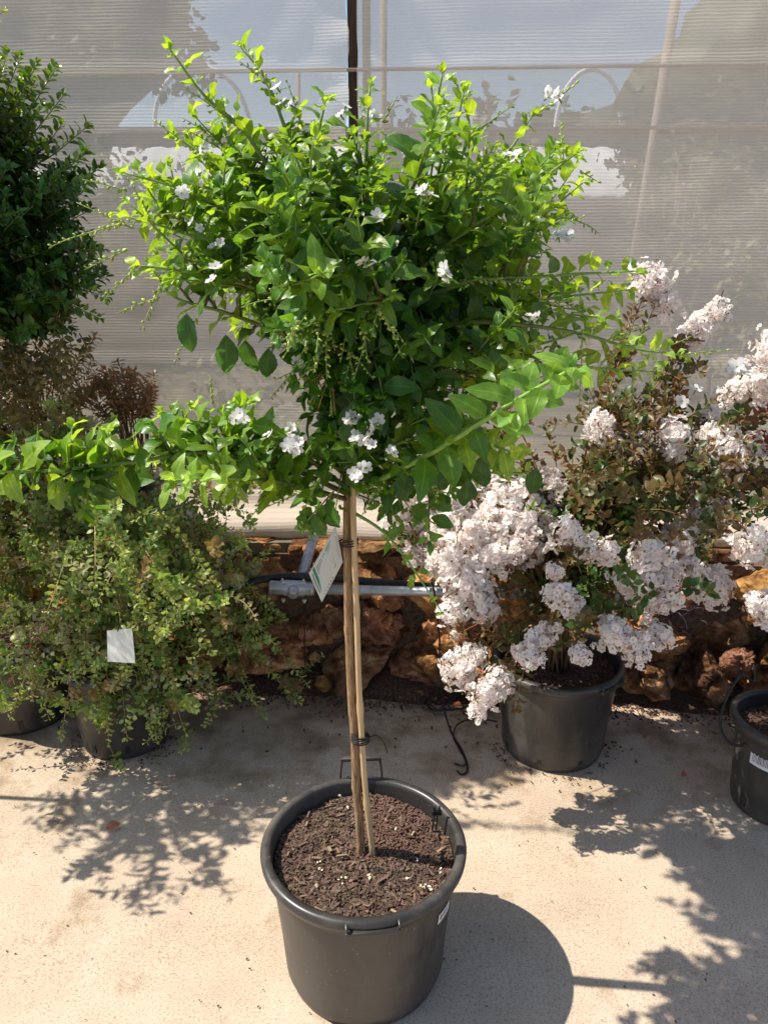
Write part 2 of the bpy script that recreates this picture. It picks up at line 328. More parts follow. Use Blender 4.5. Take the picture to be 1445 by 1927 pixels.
def cloth(name, alpha_lo, alpha_hi, c1, c2, ribs=True):
    m, nt, ns, ls = newmat(name)
    out = ns.new('ShaderNodeOutputMaterial'); df = ns.new('ShaderNodeBsdfDiffuse'); tl = ns.new('ShaderNodeBsdfTranslucent'); tp = ns.new('ShaderNodeBsdfTransparent')
    tc = ns.new('ShaderNodeTexCoord'); sx = ns.new('ShaderNodeSeparateXYZ'); ls.new(tc.outputs['Object'], sx.inputs[0])
    # slight waviness of the knitted rows
    n0 = ns.new('ShaderNodeTexNoise'); n0.inputs['Scale'].default_value = 1.4; n0.inputs['Detail'].default_value = 4; ls.new(tc.outputs['Object'], n0.inputs['Vector'])
    s1 = nd(ns, 'ShaderNodeMath', operation='MULTIPLY_ADD'); ls.new(n0.outputs['Fac'], s1.inputs[0]); s1.inputs[1].default_value = .03; ls.new(sx.outputs[2], s1.inputs[2])
    s2 = nd(ns, 'ShaderNodeMath', operation='MULTIPLY'); ls.new(s1.outputs[0], s2.inputs[0]); s2.inputs[1].default_value = 2 * math.pi / .0105
    s3 = nd(ns, 'ShaderNodeMath', operation='SINE'); ls.new(s2.outputs[0], s3.inputs[0])
    mp = ns.new('ShaderNodeMapping'); mp.inputs['Scale'].default_value = (7, 7, 210); ls.new(tc.outputs['Object'], mp.inputs[0])
    n1 = ns.new('ShaderNodeTexNoise'); n1.inputs['Scale'].default_value = 1; n1.inputs['Detail'].default_value = 5; ls.new(mp.outputs[0], n1.inputs['Vector'])
    hh = nd(ns, 'ShaderNodeMath', operation='MULTIPLY_ADD'); ls.new(s3.outputs[0], hh.inputs[0]); hh.inputs[1].default_value = .15; n1s = nd(ns, 'ShaderNodeMath', operation='MULTIPLY_ADD'); ls.new(n1.outputs['Fac'], n1s.inputs[0]); n1s.inputs[1].default_value = .55; n1s.inputs[2].default_value = .22; ls.new(n1s.outputs[0], hh.inputs[2])
    mpp = ns.new('ShaderNodeMapping'); mpp.inputs['Scale'].default_value = (60, 60, 300); ls.new(tc.outputs['Object'], mpp.inputs[0])
    n2 = ns.new('ShaderNodeTexNoise'); n2.inputs['Scale'].default_value = 1; n2.inputs['Detail'].default_value = 3; ls.new(mpp.outputs[0], n2.inputs['Vector'])
    h2 = nd(ns, 'ShaderNodeMath', operation='MULTIPLY_ADD'); ls.new(n2.outputs['Fac'], h2.inputs[0]); h2.inputs[1].default_value = .5; ls.new(hh.outputs[0], h2.inputs[2])
    r = ramp(ns, [(.35, c1), (1.0, c2)]); ls.new(h2.outputs[0], r.inputs[0])
    ls.new(r.outputs[0], df.inputs[0]); ls.new(r.outputs[0], tl.inputs[0])
    bp = ns.new('ShaderNodeBump'); bp.inputs['Strength'].default_value = .55; bp.inputs['Distance'].default_value = .003; ls.new(h2.outputs[0], bp.inputs['Height']); ls.new(bp.outputs[0], df.inputs['Normal'])
    mx = ns.new('ShaderNodeMixShader'); mx.inputs[0].default_value = .4; ls.new(df.outputs[0], mx.inputs[1]); ls.new(tl.outputs[0], mx.inputs[2])
    ma = nd(ns, 'ShaderNodeMapRange'); ma.inputs[1].default_value = .4; ma.inputs[2].default_value = 1.1; ma.inputs[3].default_value = alpha_hi; ma.inputs[4].default_value = alpha_lo; ls.new(h2.outputs[0], ma.inputs[0])
    m2 = ns.new('ShaderNodeMixShader'); ls.new(ma.outputs[0], m2.inputs[0]); ls.new(mx.outputs[0], m2.inputs[1]); ls.new(tp.outputs[0], m2.inputs[2])
    ls.new(m2.outputs[0], out.inputs[0]); return m
M_cloth = cloth('shade_cloth', .23, .32, (.86, .75, .61), (.95, .85, .72))
M_hem = cloth('shade_cloth_hem', .0, .06, (.66, .56, .46), (.80, .70, .60))

# ------------------------------------------------------------------ the setting
CY = 2.85                                  # the shade cloth stands here
g = MB(); g.add([(-150, -150, -.02), (150, -150, -.02), (150, 200, -.02), (-150, 200, -.02)], [(0, 1, 2, 3)])
tag(g.build('ground', M_dirt), kind='structure')
g = MB(); nx, ny = 60, 60
vs = [(-6 + 12 * i / nx, -5 + 7.55 * j / ny, .004 * noise.noise(V((i * .4, j * .4, 0)))) for j in range(ny + 1) for i in range(nx + 1)]
fs = [(j * (nx + 1) + i, j * (nx + 1) + i + 1, (j + 1) * (nx + 1) + i + 1, (j + 1) * (nx + 1) + i) for j in range(ny) for i in range(nx)]
g.add(vs, fs); tag(g.build('pavement', M_conc), kind='structure')
# raised terrace behind the stones
g = MB(); g.box((0, 102.7, .26), (300, 200, .58)); tag(g.build('terrace', M_terr, smooth=False), kind='structure')

# stone retaining wall
def rock_mesh(mb, c, s, seed):
    """one broken stone: random cleavage planes cut from a ball, roughened by fractal noise"""
    n, m = 44, 30; vs = []; ro = V((seed * 7.3, seed * 3.1, seed)); big = s[0] > .06
    if not big: n, m = 16, 10
    rot = Matrix.Rotation(rnd(-.5, .5), 3, 'Y') @ Matrix.Rotation(rnd(-.6, .6), 3, 'Z')
    pl_ = [(rv().normalized(), rnd(.68, 1.0)) for _ in range(20)]
    for j in range(m + 1):
        th = math.pi * j / m
        for i in range(n):
            a = 2 * math.pi * i / n
            d = V((math.sin(th) * math.cos(a), math.sin(th) * math.sin(a), math.cos(th))); k = 1.25
            for q, h in pl_:
                t = d.dot(q)
                if t > .05: k = min(k, h / t)
            k *= 1 + .16 * noise.noise(d * 2.2 + ro)
            k += .11 * (noise.noise(d * 5 + ro)) + .075 * noise.noise(d * 11 + ro) + .05 * noise.noise(d * 23 + ro) - .16 * max(0, noise.noise(d * 3.4 + ro * 2) - .25)
            p = rot @ V((d.x * s[0] * k, d.y * s[1] * k, d.z * s[2] * k)) + V(c)
            if p.z > .55: p.z = .55 + (p.z - .55) * .12
            vs.append(p)
    fs = [(j * n + i, (j + 1) * n + i, (j + 1) * n + (i + 1) % n, j * n + (i + 1) % n) for j in range(m) for i in range(n)]
    k = rnd(.65, 1.2); mb.add(vs, fs, (k, k * rnd(.85, 1.12), k * rnd(.75, 1.3)))
rw = thing('stone_retaining_wall', (0, 2.6, 0), 'low retaining wall of rough orange brown stones along the pavement below the mesh screen', 'stone wall')
mb = MB(); z = .09; row = 0
while z < .56:
    x = -2.6 + rnd(0, .2)
    while x < 2.8:
        wd = rnd(.09, .18); hh_ = rnd(.085, .13)
        rock_mesh(mb, (x + wd, 2.62 - .07 * x + .25 * z + rnd(-.05, .03), z + rnd(-.03, .03)), (wd * 1.05, .13, hh_ * 1.02), random.random() * 50)
        x += wd * 2.0
    z += .155; row += 1
for k in range(90):
    x = rnd(-2.4, 2.6); zz = rnd(.02, .6)
    s = rnd(.02, .055); rock_mesh(mb, (x, 2.49 - .07 * x + .25 * zz + rnd(-.02, .03), zz), (s * 1.2, s, s), random.random() * 50)
mb.build('stones', M_rock, rw, False)
mb = MB(); mb.box((0, 2.76, .25), (6, .2, .52), Matrix.Rotation(-.07, 3, 'Z')); mb.build('backfill', M_dirt, rw, False)

# shade cloth screen: two panels, seam post, rails, folded hem
def cloth_panel(name, x0, x1, z0, z1, wavy_left, wavy_right, label):
    mb = MB(); nx, nz = int((x1 - x0) / .03), 90; vs = []
    for j in range(nz + 1):
        z = z0 + (z1 - z0) * j / nz
        for i in range(nx + 1):
            t = i / nx; x = x0 + (x1 - x0) * t
            y = CY - .07 * x + .07 * (z - z0)
            for rz in (2.17, 1.98, 1.18): y -= .007 * math.exp(-((z - rz) / .012) ** 2)
            y += .010 * noise.noise(V((x * 1.1, z * 2.4, 3))) + .004 * noise.noise(V((x * 6, z * 9, 5)))
            if wavy_right and x1 - x < .12: x = min(x, x1 - .006 + .006 * math.sin(z * 34) + .004 * math.sin(z * 12)); y -= .012 * (1 - (x1 - x) / .12) * (1 + math.sin(z * 34))
            if wavy_left and x - x0 < .12: x = max(x, x0 + .004 * math.sin(z * 31 + 2)); y -= .01 * (1 - (x - x0) / .12)
            vs.append((x, y, z))
    fs = [(j * (nx + 1) + i, j * (nx + 1) + i + 1, (j + 1) * (nx + 1) + i + 1, (j + 1) * (nx + 1) + i) for j in range(nz) for i in range(nx)]
    mb.add(vs, fs); o = mb.build(name, M_cloth); tag(o, label, 'mesh screen'); return o
cloth_panel('shade_screen', -3.6, -.118, .62, 3.3, False, True, 'beige see-through mesh screen left of the dark gap behind the tree')
cloth_panel('shade_screen', -.092, 4.2, .62, 3.3, True, False, 'beige see-through mesh screen right of the dark gap behind the tree')
ps = thing('screen_frame', (-.105, CY + .1, .56), 'timber post and thin rails that carry the mesh screens behind the tree', 'frame')
mb = MB(); mb.box((-.108, CY + .19, 1.95), (.034, .03, 2.8)); mb.build('post', M_wood, ps, False)
mb = MB(); mb.box((-.060, CY + .185, 1.95), (.028, .03, 2.8)); mb.build('batten', M_tan, ps, False)
for rz in (2.17, 1.98):
    mb = MB(); mb.tube([(-3.6, CY + .27 + .07 * (rz - .62), rz + .012), (4.2, CY - .275 + .07 * (rz - .62), rz)], .006, 8); mb.build('rail', M_tan, ps)
# hem
def hem(name, x0, x1, label, ph):
    mb = MB(); nx = int((x1 - x0) / .02); prof = [(.0, .10), (-.008, .07), (-.03, .045), (-.075, .03), (-.115, .018), (-.145, 0), (-.15, -.025), (-.14, -.04), (-.10, -.042)]
    vs = []
    for i in range(nx + 1):
        x = x0 + (x1 - x0) * i / nx
        for k, (dy, dz) in enumerate(prof):
            q = k / 8
            n1 = noise.noise(V((x * 2.3 + ph, k * .35, 1))); n2 = noise.noise(V((x * 9 + ph, k * .6, 4)))
            vs.append((x, CY - .07 * x + .005 + dy * (1 + .25 * n1) , .60 + dz + (.016 * n1 + .007 * n2) * q + .01 * math.sin(x * 3 + ph) * q))
    m = len(prof); fs = [(i * m + k, (i + 1) * m + k, (i + 1) * m + k + 1, i * m + k + 1) for i in range(nx) for k in range(m - 1)]
    mb.add(vs, fs); o = mb.build(name, M_hem)
    so_ = o.modifiers.new('thick', 'SOLIDIFY'); so_.thickness = .004; tag(o, label, 'cloth hem')
hem('folded_hem', -3.6, 4.2, 'pale folded cloth hem lying along the top of the stone wall', 0)

# ------------------------------------------------------------------ beyond the screen
def far_tree(c, rad, n, label, col, trunk=True, group=None, leaf=.12):
    t = thing('tree', (c[0], c[1], .55), label, 'tree', group)
    L = Leaves(FAR); cl = []
    for k in range(int(26)):
        d = rv().normalized(); cl.append((V(c) + V((d.x * rad[0], d.y * rad[1], d.z * rad[2])) * rnd(.45, .95), rnd(.22, .42)))
    for k in range(n):
        q, s = random.choice(cl); d = rv().normalized()
        p = q + V((d.x * rad[0], d.y * rad[1], d.z * rad[2])) * s * rnd(.5, 1)
        L.add(p, rv(), rv() + V((0, 0, 1)), leaf * rnd(.6, 1.4), jit(col, .35))
    L.build('crown', M_far, t)
    mc = MB(); nn, mm = 24, 16; vs = []
    for j in range(mm + 1):
        for i in range(nn):
            th = math.pi * j / mm; a_ = 2 * math.pi * i / nn; d = V((math.sin(th) * math.cos(a_), math.sin(th) * math.sin(a_), math.cos(th)))
            k = .86 + .35 * noise.noise(d * 2 + V(c)) + .15 * noise.noise(d * 5 + V(c)); vs.append(V(c) + V((d.x * rad[0] * k, d.y * rad[1] * k, d.z * rad[2] * k)))
    mc.add(vs, [(j * nn + i, (j + 1) * nn + i, (j + 1) * nn + (i + 1) % nn, j * nn + (i + 1) % nn) for j in range(mm) for i in range(nn)], col)
    if n > 1000: mc.build('inner_foliage', M_far, t)
    mb = MB(); mb.tube([(c[0], c[1], .5), (c[0] + .05, c[1], c[2] * .5), (c[0], c[1], c[2])], [.14, .1, .05], 8)
    for k in range(6):
        q = random.choice(cl)[0]; mb.tube([(c[0], c[1], c[2] * .7), V(c).lerp(q, .5) + V((0, 0, -.1)), q], [.06, .04, .015], 6)
    mb.build('trunk', M_bark, t)
a = P(90, 60, 9); far_tree((a.x - .6, 9, a.z + .1), (2.2, 1.4, 1.6), 9000, 'big grey green tree seen through the screen at upper left', (.10, .11, .05))
a = P(1400, 260, 9); far_tree((a.x + .35, 9, a.z - .05), (1.75, 1.3, 1.85), 9000, 'tall rounded tree seen through the screen at upper right', (.10, .11, .05))
a = P(1130, 250, 14); far_tree((a.x, 14, a.z - .4), (1.5, 1, .8), 1500, 'small distant tree seen through the screen left of the tall rounded one', (.10, .12, .06), leaf=.2)
a = P(940, 215, 6); far_tree((a.x, 6, a.z - .35), (.22, .2, .55), 260, 'thin young tree seen through the screen beside the steel hoop', (.14, .13, .09), leaf=.09)
a = P(740, 230, 6); far_tree((a.x, 6, a.z - .35), (.2, .2, .5), 220, 'thin young tree seen through the screen behind the timber post', (.14, .13, .09), leaf=.09)
# bushes on the terrace just behind the screen
def far_bush(u, v, Y, rad, n, label, col, leaf=.05):
    c = P(u, v, Y); t = thing('bush', (c.x, Y, .55), label, 'bush', None)
    L = Leaves(FAR)
    for k in range(n):
        d = rv().normalized() * rnd(.3, 1) ** .5
        p = c + V((d.x * rad[0], d.y * rad[1], d.z * rad[2])); p.z = max(p.z, .57)
        if noise.noise(p * 4) < -.12: continue
        L.add(p, rv() + V((0, 0, .5)), rv() + V((0, 0, 1)), leaf * rnd(.6, 1.4), jit(col, .4))
    L.build('foliage', M_far, t)
    mb = MB()
    for k in range(7):
        e = c + V((rnd(-.6, .6) * rad[0], rnd(-.5, .5) * rad[1], rnd(.1, .6) * rad[2])); mb.tube([(c.x + rnd(-.06, .06), Y, .5), V((c.x, Y, .6)).lerp(e, .5), e], [.018, .012, .004], 5)
    mb.build('stem', M_bark, t)
far_bush(1290, 360, 5, (.40, .3, .33), 1500, 'loose bush seen through the screen in front of the white shed', (.16, .15, .08))
far_bush(1350, 640, 4.4, (.75, .35, .55), 3000, 'wide low bush seen through the right end of the screen', (.20, .19, .10))
far_bush(240, 420, 5.2, (.7, .3, .45), 2200, 'bush seen through the screen beside the dark leafy tree', (.17, .17, .10))
far_bush(420, 760, 4.2, (.8, .3, .22), 900, 'straggly low bush seen through the screen at lower left', (.22, .21, .11))
# white roofed shed and tunnel hoops
sh = thing('shed', (0, 10.6, .55), 'long low shed with a white roof edge seen through the screen', 'shed')
z0 = P(722, 366, 10).z; z1 = P(722, 277, 10).z
mb = MB(); mb.box((0, 10.7, (z0 + .5) / 2), (16, 1.4, z0 - .56)); mb.build('wall', M_shedwall, sh, False)
za = P(722, 277, 11.4).z; zb = P(722, 240, 11.5).z
mb = MB(); vs = []
for i in range(165):
    x = -8.2 + .1 * i; dz = .012 * math.sin(i * 2.1)
    vs += [(x, 9.95, z0 + dz - .04), (x, 9.95, z0 + dz), (x, 11.4, za + dz)]
mb.add(vs, [(3 * i + k, 3 * i + 3 + k, 3 * i + 4 + k, 3 * i + 1 + k) for i in range(164) for k in (0, 1)]); mb.build('roof', M_white, sh)
mb = MB(); mb.box((0, 11.95, (zb + .55) / 2), (16.0, 1.0, zb - .55)); mb.build('rear_wall', M_shedwall, sh, False)
def hoop(u0, u1, vtop, vbot, Y, label):
    a = P(u0, vbot, Y); b = P(u1, vbot, Y); t = P((u0 + u1) / 2, vtop, Y); r = (b.x - a.x) / 2; pts = [(a.x, Y, .5)]
    for k in range(17):
        th = math.pi * (1 - k / 16); pts.append((a.x + r + r * math.cos(th), Y, a.z + (t.z - a.z) * math.sin(th)))
    pts.append((b.x, Y, .5)); mb = MB(); mb.tube(pts, .035, 8); o = mb.build('tunnel_hoop', M_white); tag(o, label, 'hoop')
hoop(292, 470, 125, 240, 13, 'white tunnel hoop seen through the screen on the left')
hoop(1045, 1167, 130, 240, 12.8, 'white tunnel hoop seen through the screen on the right')
def pole(p, q, r, label):
    mb = MB(); mb.tube([p, q], r, 8); tag(mb.build('pole', M_tan), label, 'pole')
pole(P(1272, -5, 4.2), P(1168, 640, 4.2), .024, 'leaning wooden pole seen through the screen on the right')
pole(P(722, -5, 4.6), P(720, 560, 4.6), .018, 'upright thin pole seen through the screen beside the timber post')
pole(P(562, 130, 4.6), P(562, 560, 4.6), .010, 'short thin rod seen through the screen left of the timber post')

# ------------------------------------------------------------------ pots
def pot(parent, c, Rr, h, rb, name='pot', soil_z=None, chips=400, handles=(), ):
    x, y, z = c; rt = Rr - .015
    prof = [(rb - .03, .012), (rb - .012, 0), (rb, .004), (rb + .004, .02), (rt - .008, h - .055), (rt - .006, h - .035), (Rr - .006, h - .030), (Rr - .001, h - .018), (Rr, h - .008), (Rr - .005, h - .001), (Rr - .012, h),
            (Rr - .022, h - .002), (rt - .008, h - .012), (rt - .011, h - .03), (rt - .03, .03)]
    mb = MB(); mb.lathe(c, prof, 96); po = mb.build(name, M_pot, parent)
    # drain slots at the base
    for k in range(8):
        a = 2 * math.pi * k / 8 + .35; rr = rb + .006; mb = MB()
        if math.sin(a) > .2: continue
        mb.box((x + rr * math.cos(a), y + rr * math.sin(a), z + .045), (.004, .016, .03), Matrix.Rotation(a, 3, 'Z')); mb.build('drain_slot', M_blk, po, False)
    for (a, up) in handles:
        mb = MB(); hw = .052; r0 = Rr - .006
        t = V((-math.sin(a), math.cos(a), 0)); n = V((math.cos(a), math.sin(a), 0)); b = V((x, y, z + h - .006)) + n * r0
        if up: q = [b - t * hw, b - t * (hw - .002) + V((0, 0, .03)) - n * .003, b - t * (hw - .006) + V((0, 0, .062)) - n * .006]; r = [b + t * hw, b + t * (hw - .002) + V((0, 0, .03)) - n * .003, b + t * (hw - .006) + V((0, 0, .062)) - n * .006]
        else:
            q = [b - t * hw + V((0, 0, .006)), b - t * hw + n * .010 + V((0, 0, .004)), b - t * (hw - .002) + n * .006 + V((0, 0, -.012))]
            r = [b + t * hw + V((0, 0, .006)), b + t * hw + n * .010 + V((0, 0, .004)), b + t * (hw - .002) + n * .006 + V((0, 0, -.012))]
        mb.tube(q, .0032, 8); mb.tube(r, .0032, 8); ax = (r[-1] - q[-1]).normalized()
        rot = Matrix((t, n, V((0, 0, 1)))).transposed()
        mb.box((q[-1] + r[-1]) / 2, ((r[-1] - q[-1]).length + .008, .012, .009), rot)
        o = mb.build('handle', M_pot, po)
        bv = o.modifiers.new('b', 'BEVEL'); bv.width = .0015; bv.segments = 2
    sz = soil_z if soil_z is not None else h - .045
    mb = MB(); rs = rt - .014; nr, na = 26, 90; vs = []
    for j in range(nr + 1):
        for k in range(na):
            a = 2 * math.pi * k / na; r = rs * j / nr; px, py = r * math.cos(a), r * math.sin(a)
            e = .008 * noise.noise(V((px * 9, py * 9, x))) + .006 * noise.noise(V((px * 40, py * 40, x))) + .003 * noise.noise(V((px * 130, py * 130, x)))
            vs.append((x + px, y + py, z + sz + e + .01 * (1 - j / nr)))
    fs = [(j * na + k, j * na + (k + 1) % na, (j + 1) * na + (k + 1) % na, (j + 1) * na + k) for j in range(nr) for k in range(na)]
    mb.add(vs, fs); mb.build('soil', M_soil, parent)
    mb = MB()
    for k in range(chips):
        a = rnd(0, 6.283); r = rs * math.sqrt(random.random()) * .98; s = rnd(.0012, .0058)
        px, py = r * math.cos(a), r * math.sin(a)
        gran = (px > -.02 and py > -.02 and px < .15)
        cc = random.choice([(.085, .052, .038), (.12, .075, .052), (.05, .034, .026), (.17, .11, .075), (.13, .08, .058)])
        zz = z + sz + .003 + .01 * (1 - r / rs) + .008 * noise.noise(V((px * 9, py * 9, x))) + .006 * noise.noise(V((px * 40, py * 40, x)))
        if gran and random.random() < .7: mb.ball((x + px, y + py, zz), rnd(.002, .0036), jit((.14, .075, .055), .25))
        else:
            rot = Matrix.Rotation(rnd(0, 3.14), 3, 'Z') @ Matrix.Rotation(rnd(-.5, .5), 3, 'X') @ Matrix.Rotation(rnd(-.4, .4), 3, 'Y')
            mb.box((x + px, y + py, zz), (s * rnd(1, 3.5), s * rnd(.4, 1.1), s * .4), rot, jit(cc, .3))
    for k in range(chips // 130):
        a = rnd(0, 6.283); r = rs * math.sqrt(random.random()) * .92; rot = Matrix.Rotation(rnd(0, 3.14), 3, 'Z') @ Matrix.Rotation(rnd(-.35, .35), 3, 'X')
        mb.box((x + r * math.cos(a), y + r * math.sin(a), z + sz + .009 + .01 * (1 - r / rs)), (rnd(.010, .024), rnd(.002, .007), rnd(.0015, .003)), rot, jit(random.choice([(.20, .13, .09), (.06, .04, .03), (.12, .075, .05), (.30, .21, .13)]), .3))
    if chips:
        o = mb.build('bark_chips', M_chip, parent, False); o['kind'] = 'stuff'
    return po, sz

# white petals fallen in the soil, built as one small part
def petals(parent, spots, s=.0048):
    mb = MB()
    for p in spots:
        for k in range(random.choice((2, 3, 4))):
            q = V(p) + V((rnd(-.006, .006), rnd(-.006, .006), rnd(0, .004)))
            rot = Matrix.Rotation(rnd(0, 6), 3, 'Z') @ Matrix.Rotation(rnd(-.8, .8), 3, 'X')
            mb.box(q, (s * rnd(.6, 1.5), s * rnd(.4, .9), .001), rot, jit(random.choice([(.8, .78, .68), (.6, .6, .35), (.7, .6, .42)]), .1))
    mb.build('fallen_petals', M_chip, parent, False)['kind'] = 'stuff'

# ------------------------------------------------------------------ shoots
class Plant:
    """collects woody stems, leaves and buds of one plant"""
    def __init__(s, tpl, tip=None): s.st = MB(); s.L = Leaves(tpl); s.bd = MB()
    def leafpair(s, p, t, size, col, k, out=.8, up=.35, two=True, flat=.8):
        a = t.orthogonal().normalized(); b = t.cross(a)
        ang = k * 1.571 + s.ph
        for q in ((0, math.pi) if two else (0,)):
            d = a * math.cos(ang + q) + b * math.sin(ang + q)
            dd = (t * (1 - out * .55) + d * out + V((0, 0, up)) + rv(.16)).normalized()
            nrm = V((0, 0, 1)) * flat + t * .5 - d * .25 + V((-.25, -.32, 0)) + rv(.28)
            s.L.add(p + dd * .004, dd, nrm, size * random.choice((rnd(.55, .8), rnd(.8, 1.1), rnd(.9, 1.2))), col)
    def shoot(s, pts, r0, r1, gap, size, cols, t0=.0, out=.8, up=.35, tipk=.45, stemcol=((.10, .07, .03), (.18, .30, .06)), two=True, flat=.8, prob=1.0):
        s.ph = rnd(0, 6)
        n = len(pts); s.st.tube(pts, [r0 + (r1 - r0) * i / (n - 1) for i in range(n)], 6)
        m = 6 * n; s.st.c[-m:] = [mixc(stemcol[0], stemcol[1], min(1, (j // 6) / n * 1.3)) for j in range(m)]
        ln = [0]
        for i in range(1, n): ln.append(ln[-1] + (pts[i] - pts[i - 1]).length)
        tot = ln[-1]; k = 0; d = tot * t0 + gap * rnd(.3, 1)
        while d < tot:
            i = max(j for j in range(n) if ln[j] <= d); i = min(i, n - 2)
            f = (d - ln[i]) / max(1e-6, ln[i + 1] - ln[i]); p = pts[i].lerp(pts[i + 1], f); t = (pts[i + 1] - pts[i]).normalized()
            q = d / tot; sz = size * (tipk + (1 - tipk) * min(1, (1 - q) * 2.2)) * (.75 + .25 * min(1, q * 3 + .4))
            c = jit(mixc(cols[0], cols[1], min(1, max(0, (q - .15) * 1.1 + rnd(-.25, .2)))), .18)
            if random.random() < prob: s.leafpair(p, t, sz, c, k, out, up, two, flat)
            d += gap * (.5 + .5 * min(1, (1 - q) * 2.5)) * rnd(.8, 1.2); k += 1
        t = (pts[-1] - pts[-2]).normalized()
        for j in range(3): s.L.add(pts[-1], (t + rv(.3)), V((0, 0, 1)) + rv(.4), size * tipk * rnd(.5, .8), jit(cols[1]))
    def raceme(s, p, d, length, grav=.5, col=(.42, .48, .10), gap=.0085, r=.0027):
        pts = [V(p)]; d = V(d).normalized(); n = max(6, int(length / .012))
        for i in range(n):
            d = (d + V((0, 0, -grav * .06)) + rv(.03)).normalized(); pts.append(pts[-1] + d * length / n)
        s.st.tube(pts, [.0013 - .0007 * i / n for i in range(n + 1)], 4, (.22, .32, .08))
        m = int(length / gap)
        for k in range(m):
            q = k / m; f = q * n; i = min(int(f), n - 1); c = pts[i].lerp(pts[i + 1], f - i); t = (pts[i + 1] - pts[i]).normalized()
            o = rv(); o = (o - t * o.dot(t)).normalized(); bd = (t * .8 + o * .9).normalized()
            rr = r * (1.15 - .55 * q) * rnd(.8, 1.2)
            s.bd.ball(c + bd * .005, rr, jit(mixc(col, (.22, .36, .08), rnd(0, .6)), .2), bd, 1.9)
        return pts
    def flower(s, name, p, n, size, parent, mat):
        mb = MB()
        for k in range(n):
            c = V(p) + rv(size * .75); ax = (rv(.6) + V((-.1, -.7, .8))).normalized(); q = ax.to_track_quat('Z', 'Y')
            for j in range(5):
                a = 2 * math.pi * j / 5 + k; d1 = q @ V((math.cos(a), math.sin(a), .25)); d0 = q @ V((-math.sin(a), math.cos(a), 0)); rr = size * rnd(.85, 1.15)
                e = [rnd(-.12, .12) * rr for _ in range(4)]
                mb.add([c, c + d1 * rr * .55 + d0 * rr * .42 + ax * e[0], c + d1 * rr * 1.0 + d0 * rr * .34 + ax * e[1], c + d1 * rr * 1.08 + ax * e[2], c + d1 * rr - d0 * rr * .34 + ax * e[3], c + d1 * rr * .55 - d0 * rr * .42 + ax * e[0], c + d1 * rr * .6 - ax * rr * .1],
                       [(0, 1, 2, 6), (6, 2, 3, 4), (0, 6, 4, 5)], jit((.86, .86, .88), .04))
            mb.ball(c + ax * size * .05, size * .16, (.6, .62, .3))
            mb.tube([c - ax * size * 1.0, c], [.0012, .002], 5, (.3, .42, .12))
        mb.build(name, mat, parent)

# ================================================================== the standard duranta in the near pot
TX, TY = -.045, 1.385
root = thing('potted_tree', (TX, TY, 0), 'tall white-flowered standard tree with bare staked stem in the nearest black pot', 'potted tree')
po, sz = pot(root, (TX, TY, 0), .2275, .345, .174, soil_z=.305, chips=6500, handles=((R(93), True), (R(-84), False)))
petals(root, [G(u, v, .317) for u, v in ((640, 1497), (658, 1520), (600, 1622), (603, 1640), (693, 1650), (640, 1660), (796, 1670), (833, 1640), (784, 1617), (648, 1650), (810, 1672), (766, 1655), (592, 1665), (747, 1560))])
# sticker on the pot side
def on_pot(c, r, a0, a1, z0, z1, lean, name, parent, col, bars=True):
    mb = MB(); n = 6; vs = []
    for i in range(n + 1):
        a = a0 + (a1 - a0) * i / n
        for zz in (z0, z1): rr = r + lean * zz; vs.append((c[0] + rr * math.cos(a), c[1] + rr * math.sin(a), zz))
    mb.add(vs, [(2 * i, 2 * i + 2, 2 * i + 3, 2 * i + 1) for i in range(n)], col); o = mb.build(name, M_card, parent)
    if bars:
        mb = MB(); zz = z0 + (z1 - z0) * .25
        for k in range(14):
            a = a0 + (a1 - a0) * (.12 + .76 * k / 14); w_ = (a1 - a0) * rnd(.012, .03); rr = r + .0006 + lean * (z0 + z1) / 2
            mb.add([(c[0] + (r + .0006 + lean * q) * math.cos(b), c[1] + (r + .0006 + lean * q) * math.sin(b), q) for b, q in ((a, zz), (a + w_, zz), (a + w_, z1 - .004), (a, z1 - .004))], [(0, 1, 2, 3)], (.05, .05, .05))
        mb.build('barcode', M_card, o, False)
lean = (.2275 - .015 - .008 - .178) / (.29 - .02)
on_pot((TX, TY), .178 + .002 - .02 * lean, R(-38), R(-24), .235, .262, lean, 'sticker', po, (.75, .75, .75))
# rim scuffs / drip stake beside rim
trunk_px = [(680, 1592), (676, 1540), (670, 1470), (668, 1400), (662, 1320), (658, 1230), (655, 1140), (654, 1050), (653, 975), (657, 900), (664, 820), (668, 740), (672, 660), (676, 560)]
tp = [P(u, v, TY + .0) for u, v in trunk_px]; tp[0].z = .30
tc_ = curve(tp, 80)
mb = MB(); rad = [(.0098 - .0035 * i / len(tc_)) * (1 + .10 * noise.noise(V((i * .5, 0, 0)))) * (1.14 if i in (11, 33, 52) else 1) for i in range(len(tc_))]
mb.tube(tc_, rad, 12); mb.build('trunk', M_bark, root)
sp = curve([P(u, v, TY - .012) for u, v in ((701, 1600), (690, 1510), (683, 1420), (676, 1300), (671, 1150), (665, 975), (664, 880))], 60); sp[0].z = .29
mb = MB(); mb.tube(sp, [.0066 * (1.22 if i in (9, 10, 27, 28, 40) else 1) * (1 - .002 * i) for i in range(len(sp))], 10); mb.build('stake', M_cane, root)
